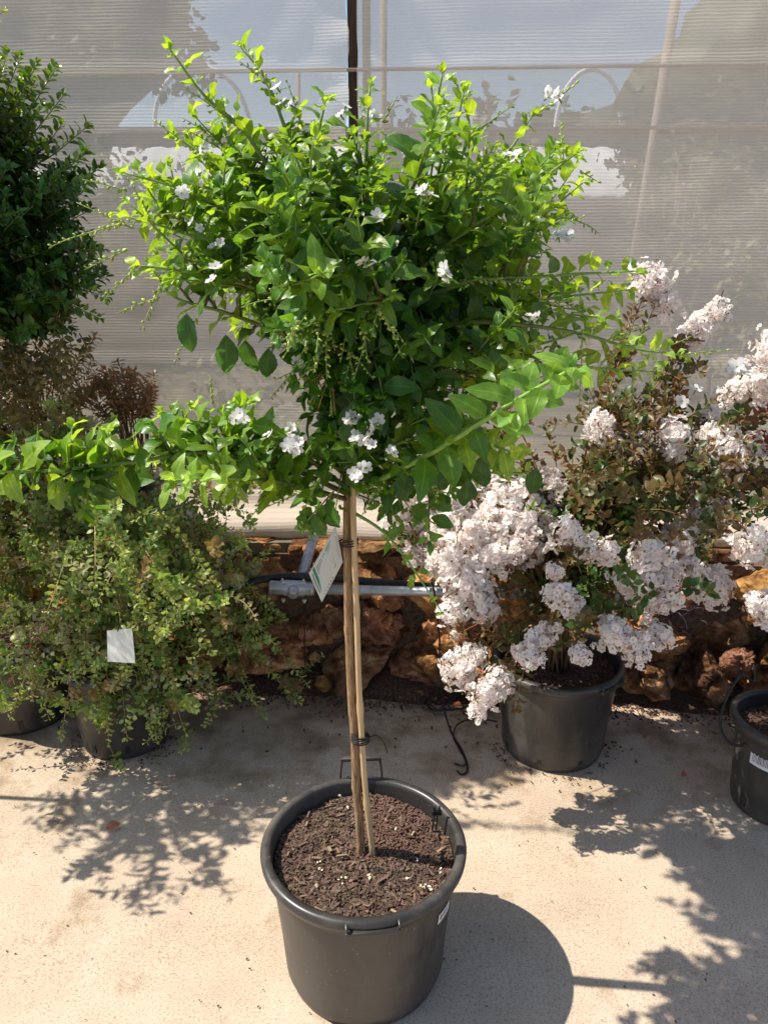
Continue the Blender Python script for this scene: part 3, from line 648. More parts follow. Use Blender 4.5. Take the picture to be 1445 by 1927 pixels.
for (u, v, n) in ((678, 1387, 6), (655, 1018, 3)):
    c = P(u, v, TY - .006); mb = MB()
    for k in range(n):
        pts = [c + V((.019 * math.cos(t), .014 * math.sin(t), (k - n / 2) * .0028 + .003 * math.sin(t + k))) for t in [j * math.pi / 8 for j in range(17)]]
        mb.tube(pts, .0014, 5)
    if n == 6: mb.tube(curve([c + V((.018, 0, 0)), c + V((.035, -.005, .008)), c + V((.05, .0, -.015)), c + V((.056, 0, -.038))], 10), .0012, 5)
    mb.build('tie', M_blk, root)

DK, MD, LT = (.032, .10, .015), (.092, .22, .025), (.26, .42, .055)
T = Plant(BIG)
def B(pts, dy0=0, dy1=0):
    n = len(pts) - 1
    return curve([P(u, v, TY + dy0 + (dy1 - dy0) * (i / n) ** 1.2) for i, (u, v) in enumerate(pts)], 22)
mains = [
    ([(665, 620), (560, 420), (470, 260), (385, 180), (322, 95)], 0, -.06, 1),
    ([(668, 600), (600, 420), (540, 250), (500, 150), (455, 90)], 0, .05, 1),
    ([(674, 560), (760, 420), (815, 280), (812, 165)], 0, .04, 1), ([(674, 560), (780, 420), (845, 290), (872, 175)], 0, -.05, 1),
    ([(668, 560), (610, 400), (585, 280), (560, 215)], 0, .06, 1), ([(668, 600), (540, 400), (440, 280), (402, 185)], 0, .08, 1),
    ([(668, 560), (630, 400), (600, 280), (612, 190)], 0, -.12, 1),
    ([(672, 560), (690, 400), (690, 260), (696, 165)], 0, .02, 1),
    ([(674, 560), (740, 420), (800, 300), (832, 140)], 0, -.12, 1),
    ([(674, 600), (800, 420), (880, 260), (860, 160)], 0, .10, 1),
    ([(672, 620), (800, 450), (930, 320), (1000, 220)], 0, .0, 1),
    ([(672, 640), (820, 480), (960, 380), (1082, 290)], 0, -.1, 1),
    ([(672, 640), (850, 500), (1000, 420), (1095, 345)], 0, .12, 1),
    ([(670, 650), (850, 540), (1020, 520), (1195, 510)], 0, -.12, 1),
    ([(668, 690), (850, 610), (1050, 620), (1190, 655), (1280, 668)], 0, -.05, 1),
    ([(668, 700), (850, 620), (1000, 590), (1160, 600)], 0, .15, 1),
    ([(664, 700), (800, 690), (900, 740), (1000, 700)], 0, .15, 1),
    ([(664, 620), (520, 450), (380, 370), (235, 325)], 0, -.08, 1),
    ([(664, 640), (500, 500), (350, 440), (215, 400)], 0, .08, 1),
    ([(664, 660), (520, 560), (400, 520), (265, 500)], 0, -.15, 1),
    ([(662, 690), (560, 640), (430, 590), (330, 560), (290, 510)], 0, .02, 1),
    ([(664, 600), (560, 480), (480, 380), (400, 300), (330, 260)], 0, .15, 1),
    ([(655, 930), (540, 880), (400, 850), (250, 870), (100, 885), (-10, 888)], 0, -.28, 5),
    ([(655, 920), (560, 850), (470, 810), (350, 790)], 0, -.12, 2),
    ([(655, 940), (540, 910), (430, 900), (330, 905)], 0, -.30, 2),
    ([(662, 930), (760, 880), (850, 830), (960, 760), (1075, 695)], 0, -.42, 3),
    ([(658, 960), (720, 1000), (770, 1060), (830, 1150)], 0, -.10, 4),
    ([(664, 880), (760, 830), (860, 820), (960, 850)], 0, -.20, 2),
    ([(664, 900), (740, 900), (840, 890), (990, 890)], 0, .05, 2),
    ([(660, 900), (600, 860), (520, 850), (480, 830)], 0, .10, 2),
    ([(668, 690), (850, 650), (1000, 650), (1130, 610)], 0, .10, 1),
    ([(668, 700), (900, 660), (1100, 690), (1235, 700)], 0, .15, 1),
    ([(664, 720), (800, 720), (900, 690), (1010, 640)], 0, -.15, 1),
    ([(664, 700), (850, 590), (1050, 560), (1185, 545)], 0, .25, 1),
    ([(662, 680), (540, 600), (440, 500), (300, 470)], 0, .30, 1),
    ([(664, 760), (740, 790), (850, 800), (930, 830)], 0, .15, 1),
]
COL = (DK, LT)
anchors = []
for pts, d0, d1, kind in mains:
    c = B(pts, d0, d1)
    if kind == 1:
        T.shoot(c, .0055, .0015, .034, .060, (DK, LT), t0=.22); anchors += c[5:-6]
    elif kind == 2:
        T.shoot(c, .0055, .0018, .030, .062, (MD, LT), t0=.12, tipk=.6, flat=.6); anchors += c[6:-7]
    elif kind == 5:
        T.shoot(c, .0055, .0018, .034, .066, ((.06, .17, .02), LT), t0=.12, tipk=.9, flat=.3, out=.9, up=.15)
        for k in range(32):
            b = c[int(rnd(4, len(c) * .84))]; d = V((rnd(-.9, .2), rnd(-.6, .5), rnd(-.5, .9))).normalized(); l_ = rnd(.03, .10)
            q = [b, b + d * l_ * .5 + V((0, 0, .004)), b + d * l_ + V((0, 0, -.004 * (d.z < 0)))]
            T.shoot(q, .0024, .0012,   .024, rnd(.042, .062), (MD, LT) if random.random() < .65 else (DK, MD), tipk=.75, flat=.35, out=.9, up=.1)
    elif kind == 3:
        T.shoot(c, .006, .0028, .034, .070, ((.05, .15, .02), (.17, .34, .06)), t0=.25, tipk=.6, flat=.3, out=.95, up=.1, stemcol=((.2, .34, .07), (.22, .38, .08))); anchors += c[3:8]
    else:
        T.shoot(c, .0035, .0012, .05, .034, (MD, LT), t0=.2, stemcol=((.2, .34, .07), (.22, .38, .08)))
back_anchors = []
for k in range(42):     # limbs on the far and the near side of the crown
    back = k < 34; dy = rnd(.2, .70) if back else rnd(-.36, -.18)
    u, v = (rnd(360, 1080), rnd(240, 600)) if back else (rnd(450, 1050), rnd(300, 640))
    e_ = P(u, v, TY + dy); c = curve([tp[-3], tp[-2].lerp(e_, .45) + V((0, 0, .02)), e_], 22)
    T.shoot(c, .0055, .0015, .034, .058, (DK, MD), t0=.25)
    if back: back_anchors += c[8:-4]
    anchors += c[6:-5]
cc = V((TX, TY, P(670, 480, TY).z))
# side shoots filling the crown
def px_of(p):
    d = V(p) - V((0, 0, CAM_H)); cz = d.y * math.cos(PITCH) - d.z * math.sin(PITCH); cy = d.y * math.sin(PITCH) + d.z * math.cos(PITCH)
    return 722.5 + d.x / cz * F_PX, 963.5 - cy / cz * F_PX
SIL = [(240, 330), (330, 290), (350, 200), (400, 220), (470, 290), (540, 230), (600, 235), (690, 225), (740, 345), (785, 290), (800, 170), (870, 165), (900, 240), (960, 290), (1030, 270), (1090, 290), (1090, 380), (1050, 470), (1180, 515), (1180, 600), (1230, 680),
       (1150, 710), (1050, 740), (1000, 880), (900, 900), (800, 890), (640, 930), (620, 780), (650, 700), (520, 650), (400, 620), (300, 580), (250, 520), (310, 440), (220, 390)]
def inside(p):
    u, v = px_of(p); c = False; n = len(SIL)
    for i in range(n):
        (x1, y1), (x2, y2) = SIL[i], SIL[(i + 1) % n]
        if (y1 > v) != (y2 > v) and u < (x2 - x1) * (v - y1) / (y2 - y1) + x1: c = not c
    d = p - P(690, 470, TY + .14)
    return c and (d.y / .56) ** 2 + (d.z / .42) ** 2 < 1
cnt = 0
left_anchors = [a for a in anchors if px_of(a)[0] < 560 and a.z > 1.3]
while cnt < 550:
    a = random.choice((left_anchors if cnt > 400 else anchors) if cnt % 3 else back_anchors)
    d = (a - V((TX, TY, cc.z - .25))).normalized() * .8 + V((0, 0, .45)) + rv(.55)
    if a.z < 1.25: d = d + V((0, 0, .1))
    L_ = rnd(.07, .17); d.normalize(); pts = [a]
    for i in range(7):
        d = (d + V((0, 0, .03)) + rv(.07)).normalized(); pts.append(pts[-1] + d * L_ / 7)
    e = pts[-1]
    if a.z > 1.25 and not inside(e) and random.random() < .99: continue
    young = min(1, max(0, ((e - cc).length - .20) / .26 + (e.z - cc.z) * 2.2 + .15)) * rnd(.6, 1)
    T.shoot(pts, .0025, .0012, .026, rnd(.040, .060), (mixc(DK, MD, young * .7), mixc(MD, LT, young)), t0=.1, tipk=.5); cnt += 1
# shaded inner leaves close round the leader
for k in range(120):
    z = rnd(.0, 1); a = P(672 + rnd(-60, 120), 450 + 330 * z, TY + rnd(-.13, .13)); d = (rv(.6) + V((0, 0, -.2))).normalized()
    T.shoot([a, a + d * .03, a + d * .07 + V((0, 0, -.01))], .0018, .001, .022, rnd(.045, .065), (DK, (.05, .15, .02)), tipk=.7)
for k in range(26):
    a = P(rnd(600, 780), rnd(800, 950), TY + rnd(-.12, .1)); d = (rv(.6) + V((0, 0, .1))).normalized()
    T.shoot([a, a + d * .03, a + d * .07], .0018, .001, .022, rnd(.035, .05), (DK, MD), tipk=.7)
# drooping big dark leaves under the left and along the low branches
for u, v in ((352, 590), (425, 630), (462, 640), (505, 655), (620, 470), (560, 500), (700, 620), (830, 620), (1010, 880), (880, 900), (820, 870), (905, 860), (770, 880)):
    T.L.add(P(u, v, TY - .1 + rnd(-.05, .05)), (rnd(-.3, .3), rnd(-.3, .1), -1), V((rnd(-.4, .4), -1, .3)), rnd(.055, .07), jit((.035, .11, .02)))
# long racemes of buds
for u0, v0, u1, v1, dy, g_ in ((500, 150, 452, 85, 0, .0), (400, 300, 288, 240, -.05, .0), (1000, 220, 1088, 156, 0, .0), (1280, 668, 1370, 655, -.06, .2), (1060, 300, 1058, 228, .02, .0), (1090, 320, 1125, 350, 0, .2), (1040, 440, 1098, 408, 0, .1),
                              (230, 420, 95, 455, -.05, .3), (250, 430, 150, 390, -.02, .1), (240, 360, 160, 340, 0, .2), (260, 500, 190, 570, -.05, .5), (300, 560, 225, 590, 0, .3), (300, 540, 270, 620, -.05, .6), (370, 600, 330, 680, 0, .6),
                              (720, 230, 748, 183, .05, .0), (300, 440, 230, 330, 0, .0), (350, 400, 190, 420, 0, .3), (240, 470, 165, 510, -.03, .3), (560, 690, 510, 750, 0, .2), (600, 680, 515, 715, 0, .1), (600, 720, 585, 770, -.05, .8),
                              (560, 930, 480, 955, -.1, .1), (600, 900, 560, 1000, -.1, .4), (600, 930, 545, 925, 0, .2), (620, 720, 625, 790, -.05, .6), (1080, 560, 1020, 590, -.1, .4), (1190, 660, 1215, 600, 0, 0), (1230, 660, 1300, 640, 0, 0),
                              (400, 760, 398, 710, -.1, 0), (1095, 620, 1085, 760, -.05, .9), (1190, 690, 1190, 790, -.05, .9), (560, 560, 530, 640, 0, .9), (600, 500, 575, 570, -.1, .9), (700, 540, 690, 600, -.12, .9), (1160, 660, 1130, 720, -.05, .9)):
    a = P(u0, v0, TY + dy); b = P(u1, v1, TY + dy + rnd(-.04, .04)); T.raceme(a, b - a + V((0, 0, g_ * .02)), (b - a).length * 1.05, g_)
for k in range(230):
    a = random.choice(anchors); d = (a - cc).normalized() + rv(.5) + V((-.15, 0, .1))
    if a.z < 1.2 and random.random() < .5: continue
    T.raceme(a, d, rnd(.06, .13), rnd(0, 1.6))
# dry tangle of spent flower stalks beside the leader
for k in range(26):
    a = P(625, 705, TY - .05); d = rv(1); d.z -= .2; d.normalize(); T.st.tube([a, a + d * .03, a + d * rnd(.05, .075) + V((0, 0, -.012))], [.0011, .0009, .0006], 4, (.42, .3, .08))
T.L.build('leaves', M_leaf, root); T.st.build('branches', M_stem, root); T.bd.build('flower_buds', M_stem, root)
for u, v, n, s_, dy in ((532, 188, 3, .010, -.02), (1033, 178, 4, .009, -.02), (1060, 437, 5, .011, -.12), (335, 368, 3, .010, -.12), (365, 422, 2, .008, -.1), (410, 518, 2, .010, -.18), (400, 458, 2, .008, -.1), (804, 362, 4, .010, -.25), (845, 512, 3, .010, -.25), (565, 693, 3, .009, -.1),
                        (1002, 592, 2, .009, -.2), (1376, 695, 2, .014, -.06), (1290, 755, 2, .012, -.06), (452, 785, 5, .010, -.16), (550, 838, 7, .010, -.22), (655, 792, 5, .009, -.16), (678, 888, 4, .010, -.2), (730, 850, 2, .009, -.2), (650, 835, 2, .010, -.18), (695, 825, 4, .009, -.18), (640, 215, 2, .010, .05), (700, 210, 3, .009, .05),
                        (968, 290, 4, .009, -.08), (710, 395, 2, .010, -.2), (690, 500, 2, .010, -.25), (545, 815, 4, .010, -.2), (512, 812, 2, .008, -.2), (700, 800, 3, .010, -.18), (578, 245, 2, .008, 0), (395, 285, 2, .007, -.06)):
    T.flower('flower', P(u, v, TY + dy), n, s_, root, M_petal)

# hanging printed tag
def quad_card(name, corners, label, thick=.0012, col=(.78, .78, .74)):
    p = [V(c) for c in corners]; nrm = (p[1] - p[0]).cross(p[3] - p[0]).normalized(); o = nrm * thick
    ctr = sum(p, V((0, 0, 0))) / 4; t = thing(name, ctr, label, 'plant tag'); mb = MB(); q = [x - o for x in p]
    mb.add(p + q, [(0, 1, 2, 3), (7, 6, 5, 4), (0, 4, 5, 1), (1, 5, 6, 2), (2, 6, 7, 3), (3, 7, 4, 0)], col); mb.build('card', M_card, t, False)
    return t, p, nrm
def patch(mb, p, nrm, u0, u1, v0, v1, col, lift=.0005):
    def at(u, v): return p[0].lerp(p[1], u).lerp(p[3].lerp(p[2], u), v) + nrm * lift
    mb.add([at(u0, v0), at(u1, v0), at(u1, v1), at(u0, v1)], [(0, 1, 2, 3)], col)
# u runs down the long edge from the top corner, v across to the lower right edge
cs = [P(632, 990, TY - .02), P(582, 1080, TY - .055), P(606, 1133, TY - .05), P(645, 1058, TY - .015)]
t, p, nr = quad_card('plant_tag', cs, 'long white card with green bands hanging tilted from the tree stem', col=(.56, .56, .52))
if nr.y > 0: nr = -nr
mb = MB(); patch(mb, p, nr, .83, .90, .03, .90, (.03, .22, .13)); patch(mb, p, nr, .24, .45, .08, .80, (.16, .34, .25)); mb.build('green_band', M_card, t, False)
mb = MB()
for k in range(6): patch(mb, p, nr, .28 + .025 * k, .286 + .025 * k, .14, .14 + rnd(.4, .58), (.12, .2, .16), .001)
for k in range(2): patch(mb, p, nr, .49 + .045 * k, .508 + .045 * k, .1, .75, (.15, .15, .15))
for k in range(5): patch(mb, p, nr, .60 + .042 * k, .618 + .042 * k, .10, rnd(.6, .78), (.16, .17, .17))
patch(mb, p, nr, .93, .95, .1, .75, (.12, .12, .12)); patch(mb, p, nr, .965, .975, .2, .7, (.3, .3, .3))
patch(mb, p, nr, .06, .075, .2, .8, (.3, .3, .3)); patch(mb, p, nr, .11, .12, .2, .7, (.4, .4, .4))
for k in range(6): patch(mb, p, nr, .45 + .075 * k, .475 + .075 * k, .88, .94, (.05, .06, .05))
mb.build('printing', M_card, t, False)
mb = MB(); mb.tube(curve([P(640, 1025, TY - .02), P(646, 1018, TY - .02), P(653, 1018, TY - .012)], 6), .0012, 5); mb.build('loop', M_blk, t)

# black drip stake in the soil
ds = thing('drip_stake', G(818, 1562, .31), 'small black drip stake pushed into the soil inside the nearest pot rim', 'drip stake')
b0 = G(813, 1562, .31); mb = MB(); mb.tube([b0, b0 + V((.006, .004, .05))], .0022, 6); mb.tube([b0 + V((.009, 0, 0)), b0 + V((.013, .004, .05))], .0018, 6); mb.build('spike', M_blk, ds)
mb = MB(); mb.box(b0 + V((.010, .004, .046)), (.022, .008, .010)); mb.box(b0 + V((.004, .004, .056)), (.004, .006, .014)); mb.box(b0 + V((.016, .004, .056)), (.004, .006, .014)); mb.build('emitter', M_blk, ds, False)

# ================================================================== crape myrtles
def cluster_mesh(seed, n, long_):
    random.seed(seed); mb = MB()
    mb.tube([(0, 0, -1.4), (0, 0, .6)], [.045, .02], 5, (.30, .15, .07))
    for k in range(n):
        while True:
            p = V((rnd(-1, 1), rnd(-1, 1), rnd(-1, 1)))
            if .25 < p.length < 1: break
        tap = 1 - .28 * (p.z + 1) / 2
        if k % 6 == 0: p *= 1.22 / max(.5, p.length)
        p = V((p.x * tap, p.y * tap, p.z * long_)); lump = .82 + .3 * noise.noise(p * 2.2 + V((seed, 0, 0))); p *= lump
        ax = (p.normalized() + rv(.4)).normalized(); q = ax.to_track_quat('Z', 'Y'); rr = rnd(.18, .25); base = jit(random.choice([(.97, .93, .93), (.97, .94, .94), (.96, .88, .87), (.97, .96, .96)]), .03)
        for j in range(6):
            a = 2 * math.pi * j / 6 + k; d1 = q @ V((math.cos(a), math.sin(a), rnd(0, .5))); d0 = q @ V((-math.sin(a), math.cos(a), 0)); e = [rnd(-.22, .22) * rr for _ in range(5)]
            mb.add([p + d1 * rr * .2, p + d1 * rr * .6 + d0 * rr * .5 + ax * e[0], p + d1 * rr + d0 * rr * .38 + ax * e[1], p + d1 * rr * 1.12 + ax * e[2], p + d1 * rr - d0 * rr * .42 + ax * e[3], p + d1 * rr * .6 - d0 * rr * .5 + ax * e[4], p + d1 * rr * .62],
                   [(0, 1, 2, 6), (6, 2, 3, 4), (0, 6, 4, 5)], base)
        if random.random() < .35: mb.ball(p + ax * rr * .15, rr * .16, jit((.62, .42, .14), .2))
    for k in range(int(n * .2)):
        d = rv().normalized(); p = V((d.x, d.y, d.z * long_)) * rnd(.6, 1.0); mb.ball(p, rnd(.04, .07), jit(random.choice([(.42, .30, .14), (.45, .22, .16), (.34, .36, .16)]), .2)); 
        if k % 3 == 0: mb.tube([p * .4, p], [.02, .01], 3, (.38, .18, .10))
    return mb.mesh('flower_cluster', False)
st = random.getstate(); CL = [cluster_mesh(i, n, l) for i, (n, l) in enumerate(((110, 1.0), (130, 1.35), (95, .9), (140, 1.6), (70, 1.1), (115, 1.2)))]; random.setstate(st)
for m in CL: m.materials.append(M_petal)
def put_cluster(p, s, parent, axis=None):
    s *= 1.18; me = random.choice(CL); o = bpy.data.objects.new('flower_cluster', me); C.objects.link(o); o.parent = parent
    o.location = V(p) - parent.location; d = (V(axis) if axis else V((0, -.3, 1))) + rv(.3)
    o.rotation_mode = 'QUATERNION'; o.rotation_quaternion = d.to_track_quat('Z', 'Y') @ Matrix.Rotation(rnd(0, 6), 3, 'Z').to_quaternion(); o.scale = (s, s, s)

def myrtle(c, clusters, label, seedpts, leafcols, nfill, handles, Rr=.215, h=.335, potlabel=None, box=None, leaf=.034):
    r_ = thing('potted_shrub', c, label, 'potted shrub'); hi = box is not None
    po, sz = pot(r_, c, Rr, h, Rr - .052, chips=900, handles=handles)
    pl = Plant(OVAL); base = V((c[0], c[1], sz)); anch = []
    for (p, s) in clusters:
        b = base + V((rnd(-.04, .04), rnd(-.04, .04), 0)); d = p - b
        mid = b + d * .5 + V((-d.x * .22, -d.y * .22, .10 + .12 * abs(d.x))) + rv(.015)
        pts = curve([b, mid, p], 20)
        pl.shoot(pts, .0042, .0012, .028, leaf, leafcols, t0=.28, tipk=.8, stemcol=((.12, .07, .04), (.32, .14, .07)), flat=.5, prob=.7)
        anch += pts[7:17]
        if s: put_cluster(p, s, r_, pts[-1] - pts[-2])
    for k in range(nfill):
        a = random.choice(anch) if not box or random.random() < .5 else V((rnd(*box[0]), rnd(*box[1]), rnd(*box[2])))
        if hi and k % 4 == 0: a = V((rnd(.62, 1.22), rnd(2.1, 2.45), rnd(.74, 1.12)))
        uu_, vv_ = px_of(a)
        if (uu_ < 1070 and 880 < vv_ < 1190 and a.y < 2.2) or (uu_ > 1170 and vv_ > 1110) or (uu_ < 930 and vv_ > 1150): continue
        d = (rv(.7) + (a - base).normalized() * .6).normalized(); L_ = rnd(.06, .14)
        pts = [a, a + d * L_ * .5 + V((0, 0, .01)), a + d * L_ + V((0, 0, .005))]
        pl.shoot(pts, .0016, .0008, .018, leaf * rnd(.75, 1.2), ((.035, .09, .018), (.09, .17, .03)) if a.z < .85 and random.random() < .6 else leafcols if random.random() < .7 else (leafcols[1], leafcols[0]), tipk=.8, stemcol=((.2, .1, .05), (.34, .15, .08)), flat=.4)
    pl.L.build('leaves', M_leaf_bronze, r_); pl.st.build('stems', M_stem, r_)
    return r_
MYc = V((.568, 2.23, 0))
cl = []
def cp(u, v, s_px, dy=0):
    if v > 990 and u < 1260: dy = dy * 2.0 - .03
    Y = MYc.y + dy; cl.append((P(u, v, Y), s_px / F_PX * math.hypot(Y, .7)))
for a in ((1222, 522, 26, .15), (1238, 560, 24, .15), (1205, 540, 22, .12), (1345, 585, 22, .2), (1318, 612, 26, .2), (1292, 640, 24, .2), (830, 640, 34, .25), (820, 668, 26, .25), (862, 650, 24, .25), (1134, 808, 30, 0), (1152, 830, 24, 0), (1196, 828, 16, 0), (1266, 815, 30, -.05),
          (1262, 845, 26, -.05), (1356, 838, 32, -.05), (1415, 840, 24, 0), (1335, 785, 20, .1), (1318, 925, 28, 0), (1335, 965, 34, -.05), (1302, 995, 34, -.05), (1222, 1045, 38, -.15), (1208, 1100, 40, -.15), (1285, 1080, 42, -.15), (1338, 1105, 38, -.1), (1250, 1125, 30, -.15), (1220, 1135, 26, -.1),
          (770, 960, 42, .1), (745, 985, 30, .1), (800, 1010, 38, .05), (835, 950, 40, .1), (880, 965, 42, .05), (935, 950, 42, 0), (985, 935, 40, 0), (1020, 945, 36, .05), (955, 995, 40, -.05), (1005, 985, 36, -.05), (905, 1015, 42, -.05), (860, 1050, 42, -.1), (925, 1050, 34, -.1), (880, 1095, 40, -.12), (905, 1130, 34, -.12), (850, 1148, 30, -.12),
          (1065, 1005, 32, -.15), (1100, 1030, 28, -.15), (1140, 1040, 26, -.15), (1042, 1075, 16, -.2), (1050, 1120, 30, -.2), (1075, 1140, 24, -.2), (1018, 1200, 28, -.2), (995, 1235, 28, -.22), (1092, 1232, 22, -.22), (1150, 1185, 26, -.2), (1172, 1205, 28, -.2), (1200, 1225, 24, -.2), (1232, 1195, 26, -.15),
          (855, 1195, 10, -.1), (862, 1265, 34, -.15), (888, 1235, 28, -.15), (925, 1300, 30, -.2), (900, 1330, 20, -.2), (935, 1275, 24, -.2), (840, 1000, 34, 0), (800, 935, 30, .05), (870, 925, 34, .05), (915, 990, 34, 0), (950, 1045, 30, -.05), (780, 1040, 30, .05), (1000, 1040, 26, -.05), (1030, 905, 26, .05), (830, 1060, 30, 0), (880, 1030, 30, -.05), (1270, 1030, 30, -.1), (1245, 1075, 30, -.12), (815, 950, 30, .05), (975, 1035, 22, -.1), (1330, 935, 20, 0)): cp(*a)
BRZ = ((.055, .105, .022), (.18, .12, .05))
my = myrtle(MYc, cl, 'bushy white crape myrtle with bronze leaves in the black pot below the wall', None, BRZ, 680, ((R(-52), False), (R(160), True)), box=((.12, .98), (1.78, 2.45), (.52, 1.0)))
# second myrtle just out to the right
M2 = V((1.46, 2.15, 0)); cl = []
for u, v, s_, dy in ((1452, 650, 30, 0), (1400, 730, 26, .05), (1440, 722, 26, 0), (1380, 740, 22, .05), (1432, 1028, 32, -.15), (1415, 1040, 24, -.15), (1432, 1140, 26, -.2), (1450, 1160, 26, -.2), (1500, 900, 30, 0), (1560, 700, 30, .1), (1620, 800, 30, 0), (1700, 950, 30, 0), (1580, 1020, 30, -.1), (1400, 880, 0, 0), (1385, 880, 0, .1), (1420, 820, 0, 0)):
    Y = M2.y + dy; cl.append((P(u, v, Y), s_ / F_PX * 2.3))
my2 = myrtle(M2 + V((.12, .1, 0)), cl, 'white crape myrtle with purple bronze leaves entering at the right edge', None, ((.10, .045, .03), (.19, .06, .05)), 90, ((R(200), False),))

# pot at right edge with a maroon-leaved seedling
EP = V((1.185, 1.93, 0)); e = thing('potted_plant', EP, 'maroon glossy leaved plant in black pot with white sticker at right edge', 'potted plant')
epo, sz = pot(e, EP, .165, .30, .125, chips=500)
ln2 = (.165 - .03 - .129) / .245 if False else .03
on_pot((EP.x, EP.y), .134, R(-158), R(-128), .185, .225, .03, 'sticker', epo, (.78, .78, .78))
pl = Plant(OVAL)
for k in range(9):
    b = EP + V((rnd(-.03, .03), rnd(-.03, .03), sz)); d = V((rnd(-.5, .6), rnd(-.4, .4), 1)).normalized(); pts = [b, b + d * .1, b + d * .2 + V((0, 0, -.01))]
    pl.shoot(pts, .003, .0015, .025, .055, ((.05, .012, .014), (.10, .02, .02)), t0=.2, stemcol=((.08, .03, .02), (.15, .03, .03)))
pl.L.build('leaves', M_leaf_dark, e); pl.st.build('stems', M_stem, e)

# ================================================================== left side shrubs
GG = ((.11, .21, .04), (.40, .50, .15)); G2 = ((.05, .12, .035), (.13, .24, .06))
def weeping(c, targets, label, nfill, region, Rr=.185, h=.315, leafsz=.024, cols=GG, handles=()):
    r_ = thing('potted_shrub', c, label, 'potted shrub'); po, sz = pot(r_, c, Rr, h, Rr - .045, chips=500, handles=handles)
    pl = Plant(OVAL); base = V((c[0], c[1], sz)); anch = []
    mb = MB(); top = base + V((.02, .02, .45)); mb.tube(curve([base, base + V((-.01, 0, .2)), top], 12), [.009] * 13 if False else .008, 8); mb.build('trunk', M_bark, r_)
    for p in targets:
        b = base.lerp(top, rnd(.5, 1)); d = p - b; mid = b + d * .5 + V((0, 0, .05 + .22 * V((d.x, d.y, 0)).length))
        pts = curve([b, mid, p], 22)
        pl.shoot(pts, .003, .0009, .014, leafsz, cols, t0=.15, tipk=.7, stemcol=((.2, .11, .06), (.34, .22, .10)), flat=.4, up=.15, prob=.7); anch += pts[4:]
    for k in range(nfill):
        if random.random() < .5: a = random.choice(anch)
        else: a = V((rnd(*region[0]), rnd(*region[1]), rnd(*region[2])))
        d = (V((a.x - c[0], a.y - c[1], 0)) * .8 + rv(.7)).normalized(); L_ = rnd(.05, .16); g_ = rnd(-.06, .05)
        pts = [a]
        for i in range(8): d = (d + V((0, 0, g_)) + rv(.16)).normalized(); pts.append(pts[-1] + d * L_ / 8)
        r0 = random.random(); co = cols if r0 < .72 else (((.16, .15, .05), (.34, .22, .10)) if r0 < .84 else ((.22, .24, .12), (.40, .42, .24)))
        pl.shoot(pts, .0016, .0007, .012, leafsz * rnd(.65, 1.4), co, tipk=.6, stemcol=((.2, .11, .06), (.34, .22, .10)), flat=.3, up=.2, prob=.85)
    for k in range(7):
        a = random.choice(anch)
        for j in range(10): pl.L.add(a + rv(.008), rv(.6) + V((0, -.2, .7)), rv(), leafsz * rnd(.8, 1.3), jit((.45, .14, .08), .25))
    pl.L.build('leaves', M_leaf_soft, r_); pl.st.build('stems', M_stem, r_); return r_
LP = V((-.885, 2.27, 0))
def TG(l, c): return [P(u, v, c.y + dy) for u, v, dy in l]
weeping(LP, TG([(20, 1350, -.15), (115, 1390, -.22), (205, 1400, -.24), (285, 1375, -.24), (425, 1330, -.1), (580, 1290, .05), (495, 1240, .08), (500, 1350, -.02), (450, 1190, 0), (520, 1150, .1), (380, 1060, -.1), (120, 1180, -.2), (60, 1060, -.15), (200, 1000, -.2), (300, 980, -.1), (420, 960, .05), (470, 1040, .1), (360, 870, .1), (260, 850, 0), (160, 880, -.05), (80, 930, 0),
                (340, 1150, -.48), (260, 1120, -.5), (180, 1100, -.55), (90, 1150, -.5), (400, 1230, -.4), (330, 1290, -.3), (240, 1270, -.36), (160, 1260, -.3), (420, 1120, -.35), (300, 1200, -.4), (350, 1380, -.3), (430, 940, .2), (380, 1000, .15), (460, 1090, .2), (540, 1300, .0), (470, 1290, .05), (400, 1310, -.1), (440, 1250, .0), (350, 1330, -.2), (190, 1340, -.24), (240, 1390, -.24), (310, 1360, -.22), (150, 1310, -.25), (500, 1200, .15)], LP),
        'spreading weeping shrub with small grey green leaves in the nearer left pot', 680, ((-1.25, -.45), (1.95, 2.55), (.30, 1.0)), handles=((R(200), False),))
LQ = V((-1.30, 2.42, 0))
weeping(LQ, TG([(-60, 1150, -.1), (0, 1200, -.2), (60, 1220, -.2), (20, 1100, -.1), (-20, 1000, -.1), (40, 900, -.1), (120, 830, -.05), (10, 820, 0), (220, 800, .05), (90, 1010, -.15), (-80, 880, 0), (180, 940, 0), (150, 1060, -.1), (0, 980, -.2), (60, 1300, -.25), (30, 790, 0), (100, 800, 0), (160, 790, 0)], LQ),
        'paler weeping shrub in the farther dark pot at the left edge', 460, ((-1.75, -.85), (2.2, 2.6), (.36, 1.14)), Rr=.20)

# white blank tag on the left shrub
t, p, nr = quad_card('plant_tag', [P(202, 1187, 1.93), P(203, 1245, 1.90), P(255, 1248, 1.90), P(249, 1182, 1.93)], 'blank white card hanging in the weeping shrub above its pot', col=(.74, .73, .66))
mb = MB(); mb.tube(curve([P(222, 1188, 1.925), P(224, 1178, 1.93), P(222, 1160, 1.96)], 6), .0018, 5); mb.build('loop', M_blk, t)

